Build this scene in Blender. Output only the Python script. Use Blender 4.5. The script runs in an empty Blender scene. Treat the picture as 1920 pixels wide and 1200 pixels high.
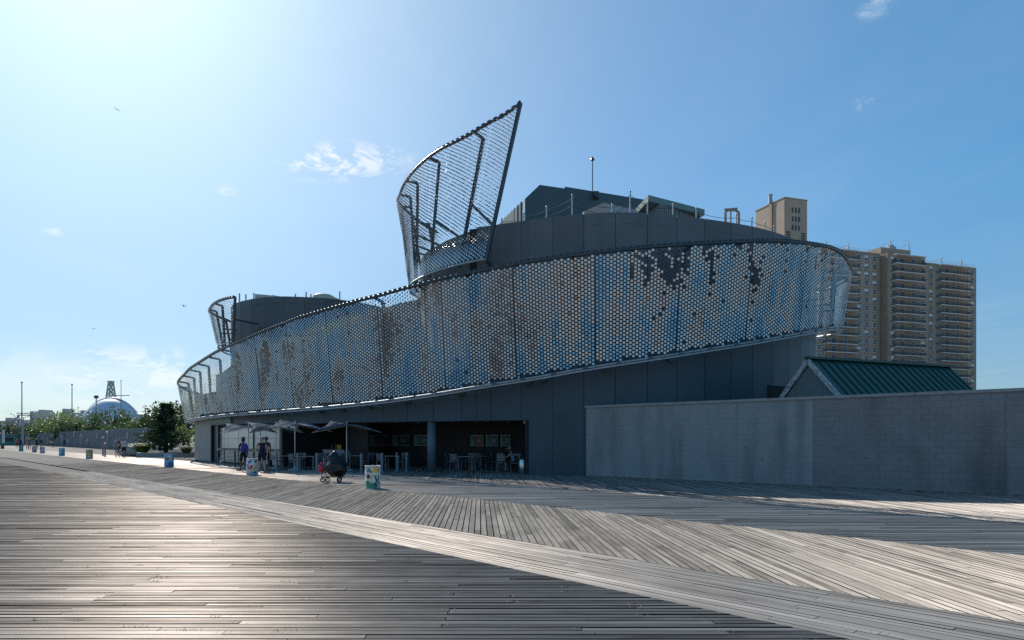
import bpy, math, random
import numpy as np
from mathutils import Vector, Matrix
R = math.radians
rng = random.Random(7)
nrg = np.random.default_rng(11)
S = bpy.context.scene
COL = S.collection

# ------------------------------------------------------------------ camera, sky, sun, exposure
EYE, F, HZ = 1.65, 1280.0, 823.0          # eye height (m), focal length and horizon in photograph pixels
cam_d = bpy.data.cameras.new('camera'); cam = bpy.data.objects.new('camera', cam_d); COL.objects.link(cam)
cam.location = (0, 0, EYE); cam.rotation_euler = (R(90), 0, 0)
cam_d.sensor_width = 36; cam_d.lens = 24; cam_d.shift_y = (HZ - 600) / 1920
cam_d.clip_end = 6000; cam_d.clip_start = 0.1
S.camera = cam

SUN_AZ, SUN_EL = R(-32), R(37.5)              # azimuth measured from +Y towards +X
SUN_DIR = Vector((math.sin(SUN_AZ) * math.cos(SUN_EL), math.cos(SUN_AZ) * math.cos(SUN_EL), math.sin(SUN_EL)))
w = bpy.data.worlds.new('World'); S.world = w; w.use_nodes = True
def build_world():
    nt = w.node_tree; nt.nodes.clear(); N = nt.nodes.new; L = nt.links.new
    out = N('ShaderNodeOutputWorld'); bg = N('ShaderNodeBackground'); sky = N('ShaderNodeTexSky')
    sky.sky_type = 'NISHITA'; sky.sun_disc = False
    sky.sun_elevation = SUN_EL; sky.sun_rotation = SUN_AZ
    sky.altitude = 0; sky.air_density = 0.7; sky.dust_density = 0.9; sky.ozone_density = 3.0
    bg.inputs['Strength'].default_value = 0.10
    # soft shoulder and the photograph's cool white balance
    hs = N('ShaderNodeHueSaturation'); hs.inputs['Saturation'].default_value = 1.35; L(sky.outputs[0], hs.inputs['Color'])
    gmm = N('ShaderNodeGamma'); gmm.inputs['Gamma'].default_value = .56; L(hs.outputs[0], gmm.inputs['Color'])
    tint = N('ShaderNodeMix'); tint.data_type = 'RGBA'; tint.blend_type = 'MULTIPLY'; tint.inputs['Factor'].default_value = 1; L(gmm.outputs[0], tint.inputs['A']); tint.inputs['B'].default_value = (1.64, 2.16, 2.35, 1)
    tc = N('ShaderNodeTexCoord'); sep = N('ShaderNodeSeparateXYZ'); L(tc.outputs['Generated'], sep.inputs[0])
    def math_(op, a, b=None, clamp=False):
        m = N('ShaderNodeMath'); m.operation = op; m.use_clamp = clamp
        for i, v in enumerate((a, b)):
            if v is None: continue
            if isinstance(v, (int, float)): m.inputs[i].default_value = v
            else: L(v, m.inputs[i])
        return m.outputs[0]
    def ramp(v, a, b, c=0.0, d=1.0):
        m = N('ShaderNodeMapRange'); m.interpolation_type = 'SMOOTHSTEP'
        L(v, m.inputs[0]); m.inputs[1].default_value = a; m.inputs[2].default_value = b
        m.inputs[3].default_value = c; m.inputs[4].default_value = d
        return m.outputs[0]
    def noise(vec, scale, detail=6, rough=.6, dist=0.0):
        n = N('ShaderNodeTexNoise'); L(vec, n.inputs['Vector']); n.inputs['Scale'].default_value = scale
        n.inputs['Detail'].default_value = detail; n.inputs['Roughness'].default_value = rough; n.inputs['Distortion'].default_value = dist
        return n.outputs['Fac']
    z = sep.outputs[2]
    # flat cloud layer coordinates (direction divided by height) for thin high cloud
    zz = math_('MAXIMUM', z, 0.04)
    cx = math_('DIVIDE', sep.outputs[0], zz); cy = math_('DIVIDE', sep.outputs[1], zz)
    cmb = N('ShaderNodeCombineXYZ'); L(cx, cmb.inputs[0]); L(cy, cmb.inputs[1])
    mp = N('ShaderNodeMapping'); L(cmb.outputs[0], mp.inputs[0]); mp.inputs['Rotation'].default_value = (0, 0, R(35)); mp.inputs['Scale'].default_value = (1.0, 0.45, 1)
    veil = math_('MULTIPLY', ramp(noise(mp.outputs[0], 0.8, 5, .6), .42, .8), .07)
    # cumulus bank above the horizon, all round
    mp2 = N('ShaderNodeMapping'); L(tc.outputs['Generated'], mp2.inputs[0]); mp2.inputs['Scale'].default_value = (1, 1, 2.0); mp2.inputs['Location'].default_value = (0.3, 0.1, .02)
    n2 = noise(mp2.outputs[0], 6.5, 9, .62, .35)
    top = math_('ADD', math_('MULTIPLY', noise(mp2.outputs[0], 3.0, 3), 0.10), 0.055)
    band = math_('MULTIPLY', ramp(math_('SUBTRACT', top, z), -.015, .03), ramp(n2, .40, .62))
    band = math_('MULTIPLY', band, ramp(z, -.01, .02))
    band = math_('MULTIPLY', band, ramp(sep.outputs[0], -.05, -.35))
    # small torn fair-weather clouds
    def puff(direc, a, b, sx, sy, thr, soft=.16):
        d = Vector(direc).normalized()
        r_ = d.cross(Vector((0, 0, 1))).normalized(); u_ = r_.cross(d)
        def dot(v):
            n = N('ShaderNodeVectorMath'); n.operation = 'DOT_PRODUCT'; L(tc.outputs['Generated'], n.inputs[0]); n.inputs[1].default_value = v; return n.outputs['Value']
        ex = math_('DIVIDE', dot(r_), sx); ey = math_('DIVIDE', math_('SUBTRACT', dot(u_), math_('MULTIPLY', dot(r_), a)), sy)
        rr = math_('SQRT', math_('ADD', math_('MULTIPLY', ex, ex), math_('MULTIPLY', ey, ey)))
        front = ramp(dot(d), .5, .6)
        k = noise(mp2.outputs[0], b, 10, .66, .6)
        return math_('MULTIPLY', math_('MULTIPLY', ramp(rr, 1.0, .1), ramp(k, thr, thr + soft)), front)
    def dirpx(x, y): return ((x - 960) / F, 1, (HZ - y) / F)
    p = puff(dirpx(640, 303), .10, 24, .125, .034, .47, .14)
    p = math_('MAXIMUM', p, math_('MULTIPLY', puff(dirpx(250, 700), .0, 15, .2, .05, .47, .12), .85))
    p = math_('MAXIMUM', p, math_('MULTIPLY', puff(dirpx(50, 745), .0, 13, .2, .045, .47, .14), .7))
    for (x, y, sx, sy) in ((770, 305, .03, .014), (425, 358, .016, .010), (95, 435, .022, .008), (1640, 12, .03, .018), (1622, 190, .018, .014)):
        p = math_('MAXIMUM', p, math_('MULTIPLY', puff(dirpx(x, y), .1, 26, sx, sy, .44, .3), .5 if x > 1000 else .8))
    dens = math_('MAXIMUM', math_('MAXIMUM', math_('MULTIPLY', band, .32), math_('MULTIPLY', p, .8)), veil)
    low = N('ShaderNodeMix'); low.data_type = 'RGBA'; low.blend_type = 'MULTIPLY'; low.inputs['Factor'].default_value = 1; L(tint.outputs['Result'], low.inputs['A'])
    lr = N('ShaderNodeMapRange'); L(z, lr.inputs[0]); lr.inputs[1].default_value = 0.0; lr.inputs[2].default_value = .3; lr.inputs[3].default_value = .74; lr.inputs[4].default_value = 1.0
    L(lr.outputs[0], low.inputs['B'])
    mix = N('ShaderNodeMix'); mix.data_type = 'RGBA'
    L(dens, mix.inputs['Factor']); L(low.outputs['Result'], mix.inputs['A']); mix.inputs['B'].default_value = (8.0, 8.3, 8.5, 1)
    L(mix.outputs['Result'], bg.inputs['Color']); L(bg.outputs[0], out.inputs[0])
build_world()
sun_d = bpy.data.lights.new('sun', 'SUN'); sun = bpy.data.objects.new('sun', sun_d); COL.objects.link(sun)
sun_d.energy = 4.7; sun_d.angle = R(0.53); sun_d.color = (1.0, .95, .87)
sun.rotation_euler = SUN_DIR.to_track_quat('Z', 'Y').to_euler(); sun.location = (-40, 60, 50)
S.view_settings.view_transform = 'Standard'; S.view_settings.look = 'None'
S.view_settings.exposure = 0.35; S.view_settings.gamma = 1.0
S.render.film_transparent = False
S.cycles.max_bounces = 7; S.cycles.glossy_bounces = 4; S.cycles.transmission_bounces = 4
S.cycles.caustics_reflective = False; S.cycles.caustics_refractive = False
S.cycles.sample_clamp_indirect = 2.5; S.cycles.use_adaptive_sampling = True; S.cycles.adaptive_threshold = .004
S.cycles.use_denoising = False          # keeps the fine flap and plank texture

# ------------------------------------------------------------------ measuring helpers
def W(px, y, d): return Vector(((px - 960) / F * d, d, EYE + (HZ - y) / F * d))
def G(px, d, z=0.0): return Vector(((px - 960) / F * d, d, z))
def GY(px, y, z=0.0): return G(px, EYE * F / (y - HZ), z)
def PX(p): return 960 + p[0] / p[1] * F

# ------------------------------------------------------------------ materials
MATS = {}
def nodes(m):
    m.use_nodes = True
    return m.node_tree, m.node_tree.nodes['Principled BSDF']
def mat(name, col, rough=.6, metal=0.0, var=.12, scale=3.0, bump=0.0, bscale=None, spec=.5, stretch=(1, 1, 1), emit=None, trans=0.0, stain=0.0, obj=0.0):
    """principled surface whose colour wanders a little with world-space noise, with fine relief"""
    if name in MATS: return MATS[name]
    m = bpy.data.materials.new(name); nt, b = nodes(m); N = nt.nodes.new; L = nt.links.new
    b.inputs['Roughness'].default_value = rough; b.inputs['Metallic'].default_value = metal
    b.inputs['Specular IOR Level'].default_value = spec
    if trans: b.inputs['Transmission Weight'].default_value = trans
    geo = N('ShaderNodeTexCoord'); mp = N('ShaderNodeMapping'); mp.inputs['Scale'].default_value = stretch
    L(geo.outputs['Object'], mp.inputs[0])
    n = N('ShaderNodeTexNoise'); n.inputs['Scale'].default_value = scale; n.inputs['Detail'].default_value = 7; n.inputs['Roughness'].default_value = .62
    L(mp.outputs[0], n.inputs['Vector'])
    cr = N('ShaderNodeValToRGB'); L(n.outputs['Fac'], cr.inputs[0])
    lo = [max(0, c * (1 - var * 1.4)) for c in col[:3]] + [1]; hi = [min(1, c * (1 + var)) for c in col[:3]] + [1]
    cr.color_ramp.elements[0].position = .3; cr.color_ramp.elements[1].position = .72
    cr.color_ramp.elements[0].color = lo; cr.color_ramp.elements[1].color = hi
    src = cr.outputs[0]
    if stain:
        n2 = N('ShaderNodeTexNoise'); n2.inputs['Scale'].default_value = scale * .35; n2.inputs['Detail'].default_value = 5
        mp2 = N('ShaderNodeMapping'); mp2.inputs['Scale'].default_value = (2.2, 2.2, .35); L(geo.outputs['Object'], mp2.inputs[0]); L(mp2.outputs[0], n2.inputs['Vector'])
        mr = N('ShaderNodeMapRange'); L(n2.outputs['Fac'], mr.inputs[0]); mr.inputs[1].default_value = .52; mr.inputs[2].default_value = .75; mr.inputs[4].default_value = stain
        mx = N('ShaderNodeMix'); mx.data_type = 'RGBA'; mx.blend_type = 'MULTIPLY'; L(mr.outputs[0], mx.inputs['Factor']); L(src, mx.inputs['A']); mx.inputs['B'].default_value = (.45, .43, .4, 1)
        src = mx.outputs['Result']
    if obj:
        oi = N('ShaderNodeObjectInfo'); om = N('ShaderNodeMapRange'); L(oi.outputs['Random'], om.inputs[0]); om.inputs[3].default_value = 1-obj; om.inputs[4].default_value = 1+obj
        vm = N('ShaderNodeVectorMath'); vm.operation = 'SCALE'; L(src, vm.inputs[0]); L(om.outputs[0], vm.inputs['Scale']); src = vm.outputs[0]
    L(src, b.inputs['Base Color'])
    rr = N('ShaderNodeMapRange'); L(n.outputs['Fac'], rr.inputs[0]); rr.inputs[3].default_value = max(.02, rough - .07); rr.inputs[4].default_value = min(1, rough + .07)
    L(rr.outputs[0], b.inputs['Roughness'])
    if bump:
        n3 = N('ShaderNodeTexNoise'); n3.inputs['Scale'].default_value = bscale or scale * 8; n3.inputs['Detail'].default_value = 4
        L(mp.outputs[0], n3.inputs['Vector'])
        bp = N('ShaderNodeBump'); bp.inputs['Strength'].default_value = bump; bp.inputs['Distance'].default_value = .02; L(n3.outputs['Fac'], bp.inputs['Height']); L(bp.outputs[0], b.inputs['Normal'])
    if emit:
        b.inputs['Emission Color'].default_value = (*emit[:3], 1); b.inputs['Emission Strength'].default_value = emit[3]
    MATS[name] = m
    return m

def wood(name, t, dark, light, gloss=.25, glossrough=.55, aniso=.6):
    """weathered plank: grey timber with grain along direction t; fibres give a sheen stretched across them"""
    m = bpy.data.materials.new(name); nt, b = nodes(m); N = nt.nodes.new; L = nt.links.new
    out = nt.nodes['Material Output']; nt.nodes.remove(b)
    t = Vector((t[0], t[1], 0)).normalized(); q = Vector((-t.y, t.x, 0))
    geo = N('ShaderNodeNewGeometry'); at = N('ShaderNodeAttribute'); at.attribute_name = 'tone'
    def dot(v):
        n = N('ShaderNodeVectorMath'); n.operation = 'DOT_PRODUCT'; L(geo.outputs['Position'], n.inputs[0]); n.inputs[1].default_value = v; return n.outputs['Value']
    def mul(a, k, add=0.0):
        n = N('ShaderNodeMath'); n.operation = 'MULTIPLY_ADD'; L(a, n.inputs[0]); n.inputs[1].default_value = k; n.inputs[2].default_value = add; return n.outputs[0]
    def vec(ka, kb):
        c = N('ShaderNodeCombineXYZ'); L(mul(dot(t), ka), c.inputs[0]); L(mul(dot(q), kb), c.inputs[1]); L(mul(at.outputs['Fac'], 37.0), c.inputs[2]); return c.outputs[0]
    def noise(v, sc, det=6, ro=.65):
        n = N('ShaderNodeTexNoise'); L(v, n.inputs['Vector']); n.inputs['Scale'].default_value = sc; n.inputs['Detail'].default_value = det; n.inputs['Roughness'].default_value = ro; return n.outputs['Fac']
    grain = noise(vec(1.6, 38), 1.0, 8, .7); blot = noise(vec(1.3, 5), 1.0, 5, .6)
    wide = N('ShaderNodeTexNoise'); L(geo.outputs['Position'], wide.inputs['Vector']); wide.inputs['Scale'].default_value = .35; wide.inputs['Detail'].default_value = 4
    s = N('ShaderNodeMath'); s.operation = 'ADD'; L(mul(at.outputs['Fac'], .75, -.1), s.inputs[0]); L(mul(grain, .8, -.35), s.inputs[1])
    s2 = N('ShaderNodeMath'); s2.operation = 'ADD'; L(s.outputs[0], s2.inputs[0]); L(mul(blot, .6, -.25), s2.inputs[1])
    s3 = N('ShaderNodeMath'); s3.operation = 'ADD'; s3.use_clamp = True; L(s2.outputs[0], s3.inputs[0]); L(mul(wide.outputs['Fac'], .5, -.25), s3.inputs[1])
    cr = N('ShaderNodeValToRGB'); L(s3.outputs[0], cr.inputs[0])
    cr.color_ramp.elements[0].position = .05; cr.color_ramp.elements[1].position = .95
    cr.color_ramp.elements[0].color = (*dark, 1); cr.color_ramp.elements[1].color = (*light, 1)
    dif = N('ShaderNodeBsdfDiffuse'); dif.inputs['Roughness'].default_value = .6; L(cr.outputs[0], dif.inputs['Color'])
    gl = N('ShaderNodeBsdfAnisotropic'); gl.inputs['Roughness'].default_value = glossrough; gl.inputs['Anisotropy'].default_value = aniso
    gl.inputs['Color'].default_value = (1.0, .9, .82, 1)
    tg = N('ShaderNodeCombineXYZ'); tg.inputs[0].default_value = t.x; tg.inputs[1].default_value = t.y
    L(tg.outputs[0], gl.inputs['Tangent'])
    bp = N('ShaderNodeBump'); bp.inputs['Strength'].default_value = .5; bp.inputs['Distance'].default_value = .006; L(grain, bp.inputs['Height'])
    L(bp.outputs[0], dif.inputs['Normal']); L(bp.outputs[0], gl.inputs['Normal'])
    mx = N('ShaderNodeMixShader')
    gf = N('ShaderNodeMath'); gf.operation = 'MULTIPLY'; L(mul(s3.outputs[0], 1.25, .22), gf.inputs[0]); gf.inputs[1].default_value = gloss
    L(gf.outputs[0], mx.inputs[0]); L(dif.outputs[0], mx.inputs[1]); L(gl.outputs[0], mx.inputs[2]); L(mx.outputs[0], out.inputs[0])
    MATS[name] = m
    return m

# ------------------------------------------------------------------ mesh helpers
class MB:
    def __init__(self): self.v = []; self.f = []; self.m = []; self.t = []
    def face(self, idx, mi=0, tone=None): self.f.append(tuple(idx)); self.m.append(mi); self.t.append(tone)
    def quad(self, a, b, c, d, mi=0):
        n = len(self.v); self.v += [tuple(a), tuple(b), tuple(c), tuple(d)]; self.face((n, n+1, n+2, n+3), mi)
    def poly(self, pts, mi=0):
        n = len(self.v); self.v += [tuple(p) for p in pts]; self.face(range(n, n+len(pts)), mi)
    def hexa(self, p, mi=0, tone=None, bottom=True):
        """p: 4 bottom then 4 top, both counter-clockwise from above"""
        n = len(self.v); self.v += [tuple(q) for q in p]
        fs = [(4,5,6,7),(0,1,5,4),(1,2,6,5),(2,3,7,6),(3,0,4,7)]
        if bottom: fs.append((3,2,1,0))
        for q in fs: self.face([n+i for i in q], mi, tone)
    def box(self, c, s, rz=0.0, mi=0, M=None):
        c = Vector(c); hx, hy, hz = s[0]/2, s[1]/2, s[2]/2
        Mr = M or Matrix.Rotation(rz, 3, 'Z')
        self.hexa([c + Mr @ Vector((x*hx, y*hy, z*hz)) for z in (-1, 1) for x, y in ((-1,-1),(1,-1),(1,1),(-1,1))], mi)
    def bar(self, a, b, w_, h_=None, mi=0, up=(0, 0, 1)):
        a = Vector(a); b = Vector(b); d = (b - a)
        if d.length < 1e-6: return
        d.normalize(); h_ = h_ or w_; up = Vector(up)
        if abs(d.dot(up)) > .98: up = Vector((1, 0, 0))
        s = d.cross(up).normalized(); u = s.cross(d)
        n = len(self.v)
        for p in (a, b):
            for x, y in ((-1,-1),(1,-1),(1,1),(-1,1)): self.v.append(tuple(p + s*x*w_/2 + u*y*h_/2))
        for q in ((0,1,5,4),(1,2,6,5),(2,3,7,6),(3,0,4,7),(3,2,1,0),(4,5,6,7)): self.face([n+i for i in q], mi)
    def tube(self, pts, r, n=8, mi=0, caps=True, closed=False):
        pts = [Vector(p) for p in pts]; k = len(pts); rs = r if isinstance(r, (list, tuple)) else [r]*k
        base = len(self.v); prev = None
        for i, p in enumerate(pts):
            d = (pts[(i+1) % k] - pts[i-1]) if closed else (pts[min(i+1, k-1)] - pts[max(i-1, 0)])
            d.normalize()
            if prev is None:
                up = Vector((0, 0, 1)) if abs(d.z) < .9 else Vector((1, 0, 0)); s = d.cross(up).normalized()
            else:
                s = (prev - d * prev.dot(d)).normalized()
            prev = s; u = d.cross(s)
            for j in range(n):
                a = 2*math.pi*j/n; self.v.append(tuple(p + (s*math.cos(a) + u*math.sin(a))*rs[i]))
        for i in range(k if closed else k-1):
            for j in range(n):
                a0 = base + i*n; a1 = base + ((i+1) % k)*n
                self.face((a0+j, a0+(j+1) % n, a1+(j+1) % n, a1+j), mi)
        if caps and not closed:
            self.face([base+j for j in range(n)][::-1], mi); self.face([base+(k-1)*n+j for j in range(n)], mi)
    def lathe(self, prof, c=(0, 0, 0), n=20, mi=0, sq=1.0):
        c = Vector(c); base = len(self.v)
        for r, z in prof:
            for j in range(n):
                a = 2*math.pi*j/n; self.v.append((c.x + r*math.cos(a), c.y + r*sq*math.sin(a), c.z + z))
        for i in range(len(prof)-1):
            for j in range(n):
                self.face((base+i*n+j, base+i*n+(j+1) % n, base+(i+1)*n+(j+1) % n, base+(i+1)*n+j), mi)
        if prof[0][0] > 1e-4: self.face([base+j for j in range(n)][::-1], mi)
        if prof[-1][0] > 1e-4: self.face([base+(len(prof)-1)*n+j for j in range(n)], mi)
    def ball(self, c, r, n=10, m=7, mi=0, noise=0.0, rnd=None):
        c = Vector(c); r = r if isinstance(r, (tuple, list)) else (r, r, r); base = len(self.v)
        for i in range(m+1):
            th = math.pi*i/m
            for j in range(n):
                a = 2*math.pi*j/n; k = 1 + (rnd.uniform(-noise, noise) if rnd and 0 < i < m else 0)
                self.v.append((c.x + r[0]*k*math.sin(th)*math.cos(a), c.y + r[1]*k*math.sin(th)*math.sin(a), c.z + r[2]*k*math.cos(th)))
        for i in range(m):
            for j in range(n):
                self.face((base+i*n+j, base+(i+1)*n+j, base+(i+1)*n+(j+1) % n, base+i*n+(j+1) % n), mi)
    def mesh(self, name, mats, smooth=False):
        me = bpy.data.meshes.new(name); me.from_pydata(self.v, [], self.f)
        for m in (mats if isinstance(mats, (list, tuple)) else [mats]): me.materials.append(m)
        if any(self.m): me.polygons.foreach_set('material_index', self.m)
        if smooth: me.polygons.foreach_set('use_smooth', [True]*len(self.f))
        if any(t is not None for t in self.t):
            a = me.attributes.new('tone', 'FLOAT', 'FACE'); a.data.foreach_set('value', [t or 0.0 for t in self.t])
        me.update()
        return me
    def build(self, name, mats, parent=None, smooth=False, **kw):
        o = bpy.data.objects.new(name, self.mesh(name, mats, smooth)); COL.objects.link(o)
        if parent is not None: o.parent = parent
        return tag(o, **kw)
def tag(o, label=None, cat=None, group=None, kind=None):
    if label: o['label'] = label
    if cat: o['category'] = cat
    if group: o['group'] = group
    if kind: o['kind'] = kind
    return o
def empty(name, loc=(0, 0, 0), rz=0.0, **kw):
    o = bpy.data.objects.new(name, None); COL.objects.link(o); o.location = loc; o.rotation_euler = (0, 0, rz); o.empty_display_size = .2
    return tag(o, **kw)
def inst(name, me, parent=None, loc=(0, 0, 0), rz=0.0, scale=None, **kw):
    o = bpy.data.objects.new(name, me); COL.objects.link(o); o.location = loc; o.rotation_euler = (0, 0, rz)
    if scale: o.scale = scale
    if parent is not None: o.parent = parent
    return tag(o, **kw)
def copy_tree(o, parent=None):
    c = o.copy(); COL.objects.link(c); c.parent = parent
    for ch in o.children: copy_tree(ch, c)
    return c
def crom(pts, n=8):
    """Catmull-Rom through 2-D or 3-D points"""
    P = np.array(pts, float); P = np.vstack([2*P[0]-P[1], P, 2*P[-1]-P[-2]]); out = []
    for i in range(1, len(P)-2):
        for k in range(n):
            t = k/n; a, b, c, d = P[i-1], P[i], P[i+1], P[i+2]
            out.append(.5*((2*b) + (c-a)*t + (2*a-5*b+4*c-d)*t*t + (3*b-a-3*c+d)*t**3))
    out.append(P[-2]); return np.array(out)
class Curve:
    """plan curve walked left to right; its outward side faces the boardwalk"""
    def __init__(self, pts, n=8):
        self.p = crom(pts, n); d = np.linalg.norm(np.diff(self.p, axis=0), axis=1); self.s = np.concatenate([[0], np.cumsum(d)]); self.len = self.s[-1]
    def at(self, s): return np.array([np.interp(s, self.s, self.p[:, i]) for i in range(self.p.shape[1])])
    def nrm(self, s):
        d = self.at(min(s+.3, self.len)) - self.at(max(s-.3, 0)); d = d[:2]/np.linalg.norm(d[:2]); return np.array([d[1], -d[0]])
    def s_at_px(self, px, off=0.0):
        best = None
        for s in np.arange(self.fs0, self.fs1, .05):
            p = self.at(s)[:2] + self.nrm(s)*off; e = abs(PX(p) - px)
            if best is None or e < best[0]: best = (e, s)
        return best[1]
def vnoise(seed, nx, ny):
    g = np.random.default_rng(seed).uniform(-1, 1, (nx, ny))
    def f(x, y):
        x %= nx-1; y %= ny-1; i, j = int(x), int(y); a, b = x-i, y-j; a = a*a*(3-2*a); b = b*b*(3-2*b)
        return (g[i, j]*(1-a)+g[i+1, j]*a)*(1-b) + (g[i, j+1]*(1-a)+g[i+1, j+1]*a)*b
    return f

# ------------------------------------------------------------------ ground and boardwalk
gm = MB(); gm.quad((-3000, -3000, -.6), (3000, -3000, -.6), (3000, 4000, -.6), (-3000, 4000, -.6))
gm.build('ground', mat('sand', (.38, .365, .345), .9, var=.15, scale=.05, bump=.3, bscale=4), kind='structure')

TX = Vector((1, 0)); TC = Vector((math.sin(R(-2.7)), math.cos(R(-2.7)))); TB = Vector((.673, -.740)); NB = Vector((.740, .673))
W_A = wood('wood_cross_planks', TX, (.055, .047, .040), (.27, .235, .20), gloss=.175, glossrough=.62, aniso=.55)
W_B = wood('wood_border_planks', TB, (.19, .168, .148), (.48, .425, .37), gloss=.10, glossrough=.62, aniso=.5)
W_C = wood('wood_long_planks', TC, (.16, .138, .117), (.52, .45, .375), gloss=.11, glossrough=.64, aniso=.55)
W_D = wood('wood_inner_cross_planks', TX, (.07, .058, .047), (.31, .26, .21), gloss=.36, glossrough=.66, aniso=.5)
W_E = wood('wood_terrace_planks', TC, (.10, .095, .09), (.34, .32, .30), gloss=.2, glossrough=.62, aniso=.5)
W_Z = wood('wood_beach_side', TX, (.20, .19, .18), (.42, .40, .38), gloss=.05)
deck = MB()
deck.quad((-70, -45, -.05), (60, -45, -.05), (60, 70, -.05), (-70, 70, -.05))
deck = deck.build('boardwalk', mat('deck_underside', (.03, .027, .025), .95), kind='structure')

def deck_boards():
    r = random.Random(3); boards = []
    def section(code, t, s0, s1, pitch, ymax, width, lmax=(2.4, 4.8), cr=None, tone=(0, 1), stringer=None):
        q = Vector((-t.y, t.x)); tn, qn = t.dot(NB), q.dot(NB)
        c0, c1 = cr; c = c0
        while c < c1:
            a, b = c + .0, c + width * r.uniform(.96, 1.02)
            def lim(cc):
                if abs(tn) < 1e-3: return None
                x = sorted(((s0 - cc*qn)/tn, (s1 - cc*qn)/tn)); return x
            la, lb = lim(a), lim(b)
            if la is None: la = lb = [-40, 60]
            if code in 'AD':
                yy = c; lo = -(.78*yy + 3); hi = .78*yy + 2.5
                la = [max(la[0], lo), min(la[1], hi)]; lb = [max(lb[0], lo), min(lb[1], hi)]
            if min(la[1]-la[0], lb[1]-lb[0]) < .03: c += pitch; continue
            start = 0.0; base = r.uniform(*lmax) * r.random(); L_ = la[1] - la[0]; cuts = [0.0]
            while True:
                base_abs = la[0] + base
                if stringer: base = round(base_abs/stringer)*stringer - la[0] + r.uniform(-.02, .02)
                if base >= L_ - .4: break
                if base > .4: cuts.append(base)
                base += r.uniform(*lmax)
            cuts.append(L_)
            for k in range(len(cuts)-1):
                f0 = cuts[k] + (.004 if k else 0); f1 = cuts[k+1] - (.004 if k < len(cuts)-2 else 0)
                k0a, k0b = (la[0] + f0, (lb[0] if k == 0 else la[0] + f0)); k1a, k1b = (la[0] + f1, (lb[1] if k == len(cuts)-2 else la[0] + f1))
                cor = [t*k0a + q*a, t*k1a + q*a, t*k1b + q*b, t*k0b + q*b]
                ys = [p.y for p in cor]
                if max(ys) < 4.3 or min(ys) > ymax: continue
                if all(abs(p.x) > .765*p.y + .6 for p in cor) and not (min(p.x/p.y for p in cor) < 0 < max(p.x/p.y for p in cor)): continue
                mid = sum(cor, Vector((0, 0)))/4
                # nearest visible point decides how large the board shows
                near = min((Vector((max(min(0, max(p.x for p in cor)), min(p.x for p in cor)), max(min(ys), 5.6)))).length for p in cor)
                tn_ = min(1, max(0, r.gauss(.5, {'A': .19, 'B': .16, 'C': .15, 'D': .24, 'E': .2}[code])*(tone[1]-tone[0]) + tone[0]))
                boards.append((near, code, cor, tn_, k > 0))
            c += pitch
    P, Wd = .112, .0945
    section('A', TX, -300, 5.85, P, 42, .087, (3.0, 4.9), (4.2, 42), stringer=.61)
    section('B', TB, -300, 300, .1043, 60, .096, (3.0, 4.5), (5.85, 7.50))
    section('C', TC, 7.52, 11.88, P, 44, Wd, (2.4, 4.2), (-13, 36))
    section('D', TX, 11.9, 16.48, P, 44, Wd, (3.0, 4.8), (7, 44))
    section('E', TC, 16.5, 30, P*1.0, 56, Wd, (3.0, 4.8), (-18, 34))
    EDGE = mat('dirt_shade_plank_edge', (.03, .026, .023), .95, var=.3, scale=5)  # plank sides: edge dirt plus the shade of the gaps, put into the colour
    boards.sort(key=lambda b: b[0])
    MATW = {'A': W_A, 'B': W_B, 'C': W_C, 'D': W_D, 'E': W_E}
    rest = {k: MB() for k in MATW}; nails = MB(); rust = MB(); weeds = MB()
    for i, (near, code, cor, tone, butt) in enumerate(boards):
        ctr = sum(cor, Vector((0, 0)))/4
        area = sum(cor[j].x*cor[(j+1) % 4].y - cor[(j+1) % 4].x*cor[j].y for j in range(4))
        if area < 0: cor = [cor[0], cor[3], cor[2], cor[1]]
        z = r.uniform(-.0035, .0025); ro = r.uniform(-.002, .002); pit = r.uniform(-.0015, .0015)
        zt = [z - ro + pit, z - ro - pit, z + ro - pit, z + ro + pit]
        bot = [(p.x, p.y, -.036) for p in cor]; top = [(p.x, p.y, zz) for p, zz in zip(cor, zt)]
        if i < 300:
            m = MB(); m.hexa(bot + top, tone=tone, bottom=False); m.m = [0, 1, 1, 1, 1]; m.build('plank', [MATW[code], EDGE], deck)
        else:
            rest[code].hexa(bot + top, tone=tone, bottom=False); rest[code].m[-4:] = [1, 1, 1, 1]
        if near < 13 and code in 'ABC':
            d0 = (cor[1] - cor[0]).normalized() if code != 'C' else (cor[1]-cor[0]).normalized()
            ends = [0, 1] if (cor[1]-cor[0]).length > (cor[3]-cor[0]).length else [0, 1]
            longa, longb = (cor[0], cor[1]) if (cor[1]-cor[0]).length > (cor[2]-cor[1]).length else (cor[1], cor[2])
            dl = (longb-longa).normalized(); side = Vector((-dl.y, dl.x)); Lw = (longb-longa).length
            mid0 = (cor[0]+cor[1]+cor[2]+cor[3])/4
            for e in (-1, 1):
                for k in (-1, 1):
                    p = mid0 + dl*e*(Lw/2-.05-r.random()*.02) + side*k*.026
                    if abs(p.x) < .78*p.y:
                        rad = r.uniform(.003, .006); nl = nails if code == 'A' else rust; n0 = len(nl.v)
                        nl.v += [(p.x+rad*math.cos(a*1.047), p.y+rad*math.sin(a*1.047), .0045) for a in range(6)]; nl.v.append((p.x, p.y, .0075))
                        for a in range(6): nl.face((n0+a, n0+(a+1) % 6, n0+6))
    NM = {'A': 'cross_planks', 'B': 'border_planks', 'C': 'long_planks', 'D': 'inner_cross_planks', 'E': 'terrace_planks'}
    for k, m in rest.items():
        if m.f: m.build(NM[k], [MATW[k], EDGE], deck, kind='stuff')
    nails.build('nail_heads', mat('nail_steel', (.35, .34, .32), .6, metal=.2, var=.2, scale=30), deck, kind='stuff')
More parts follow.
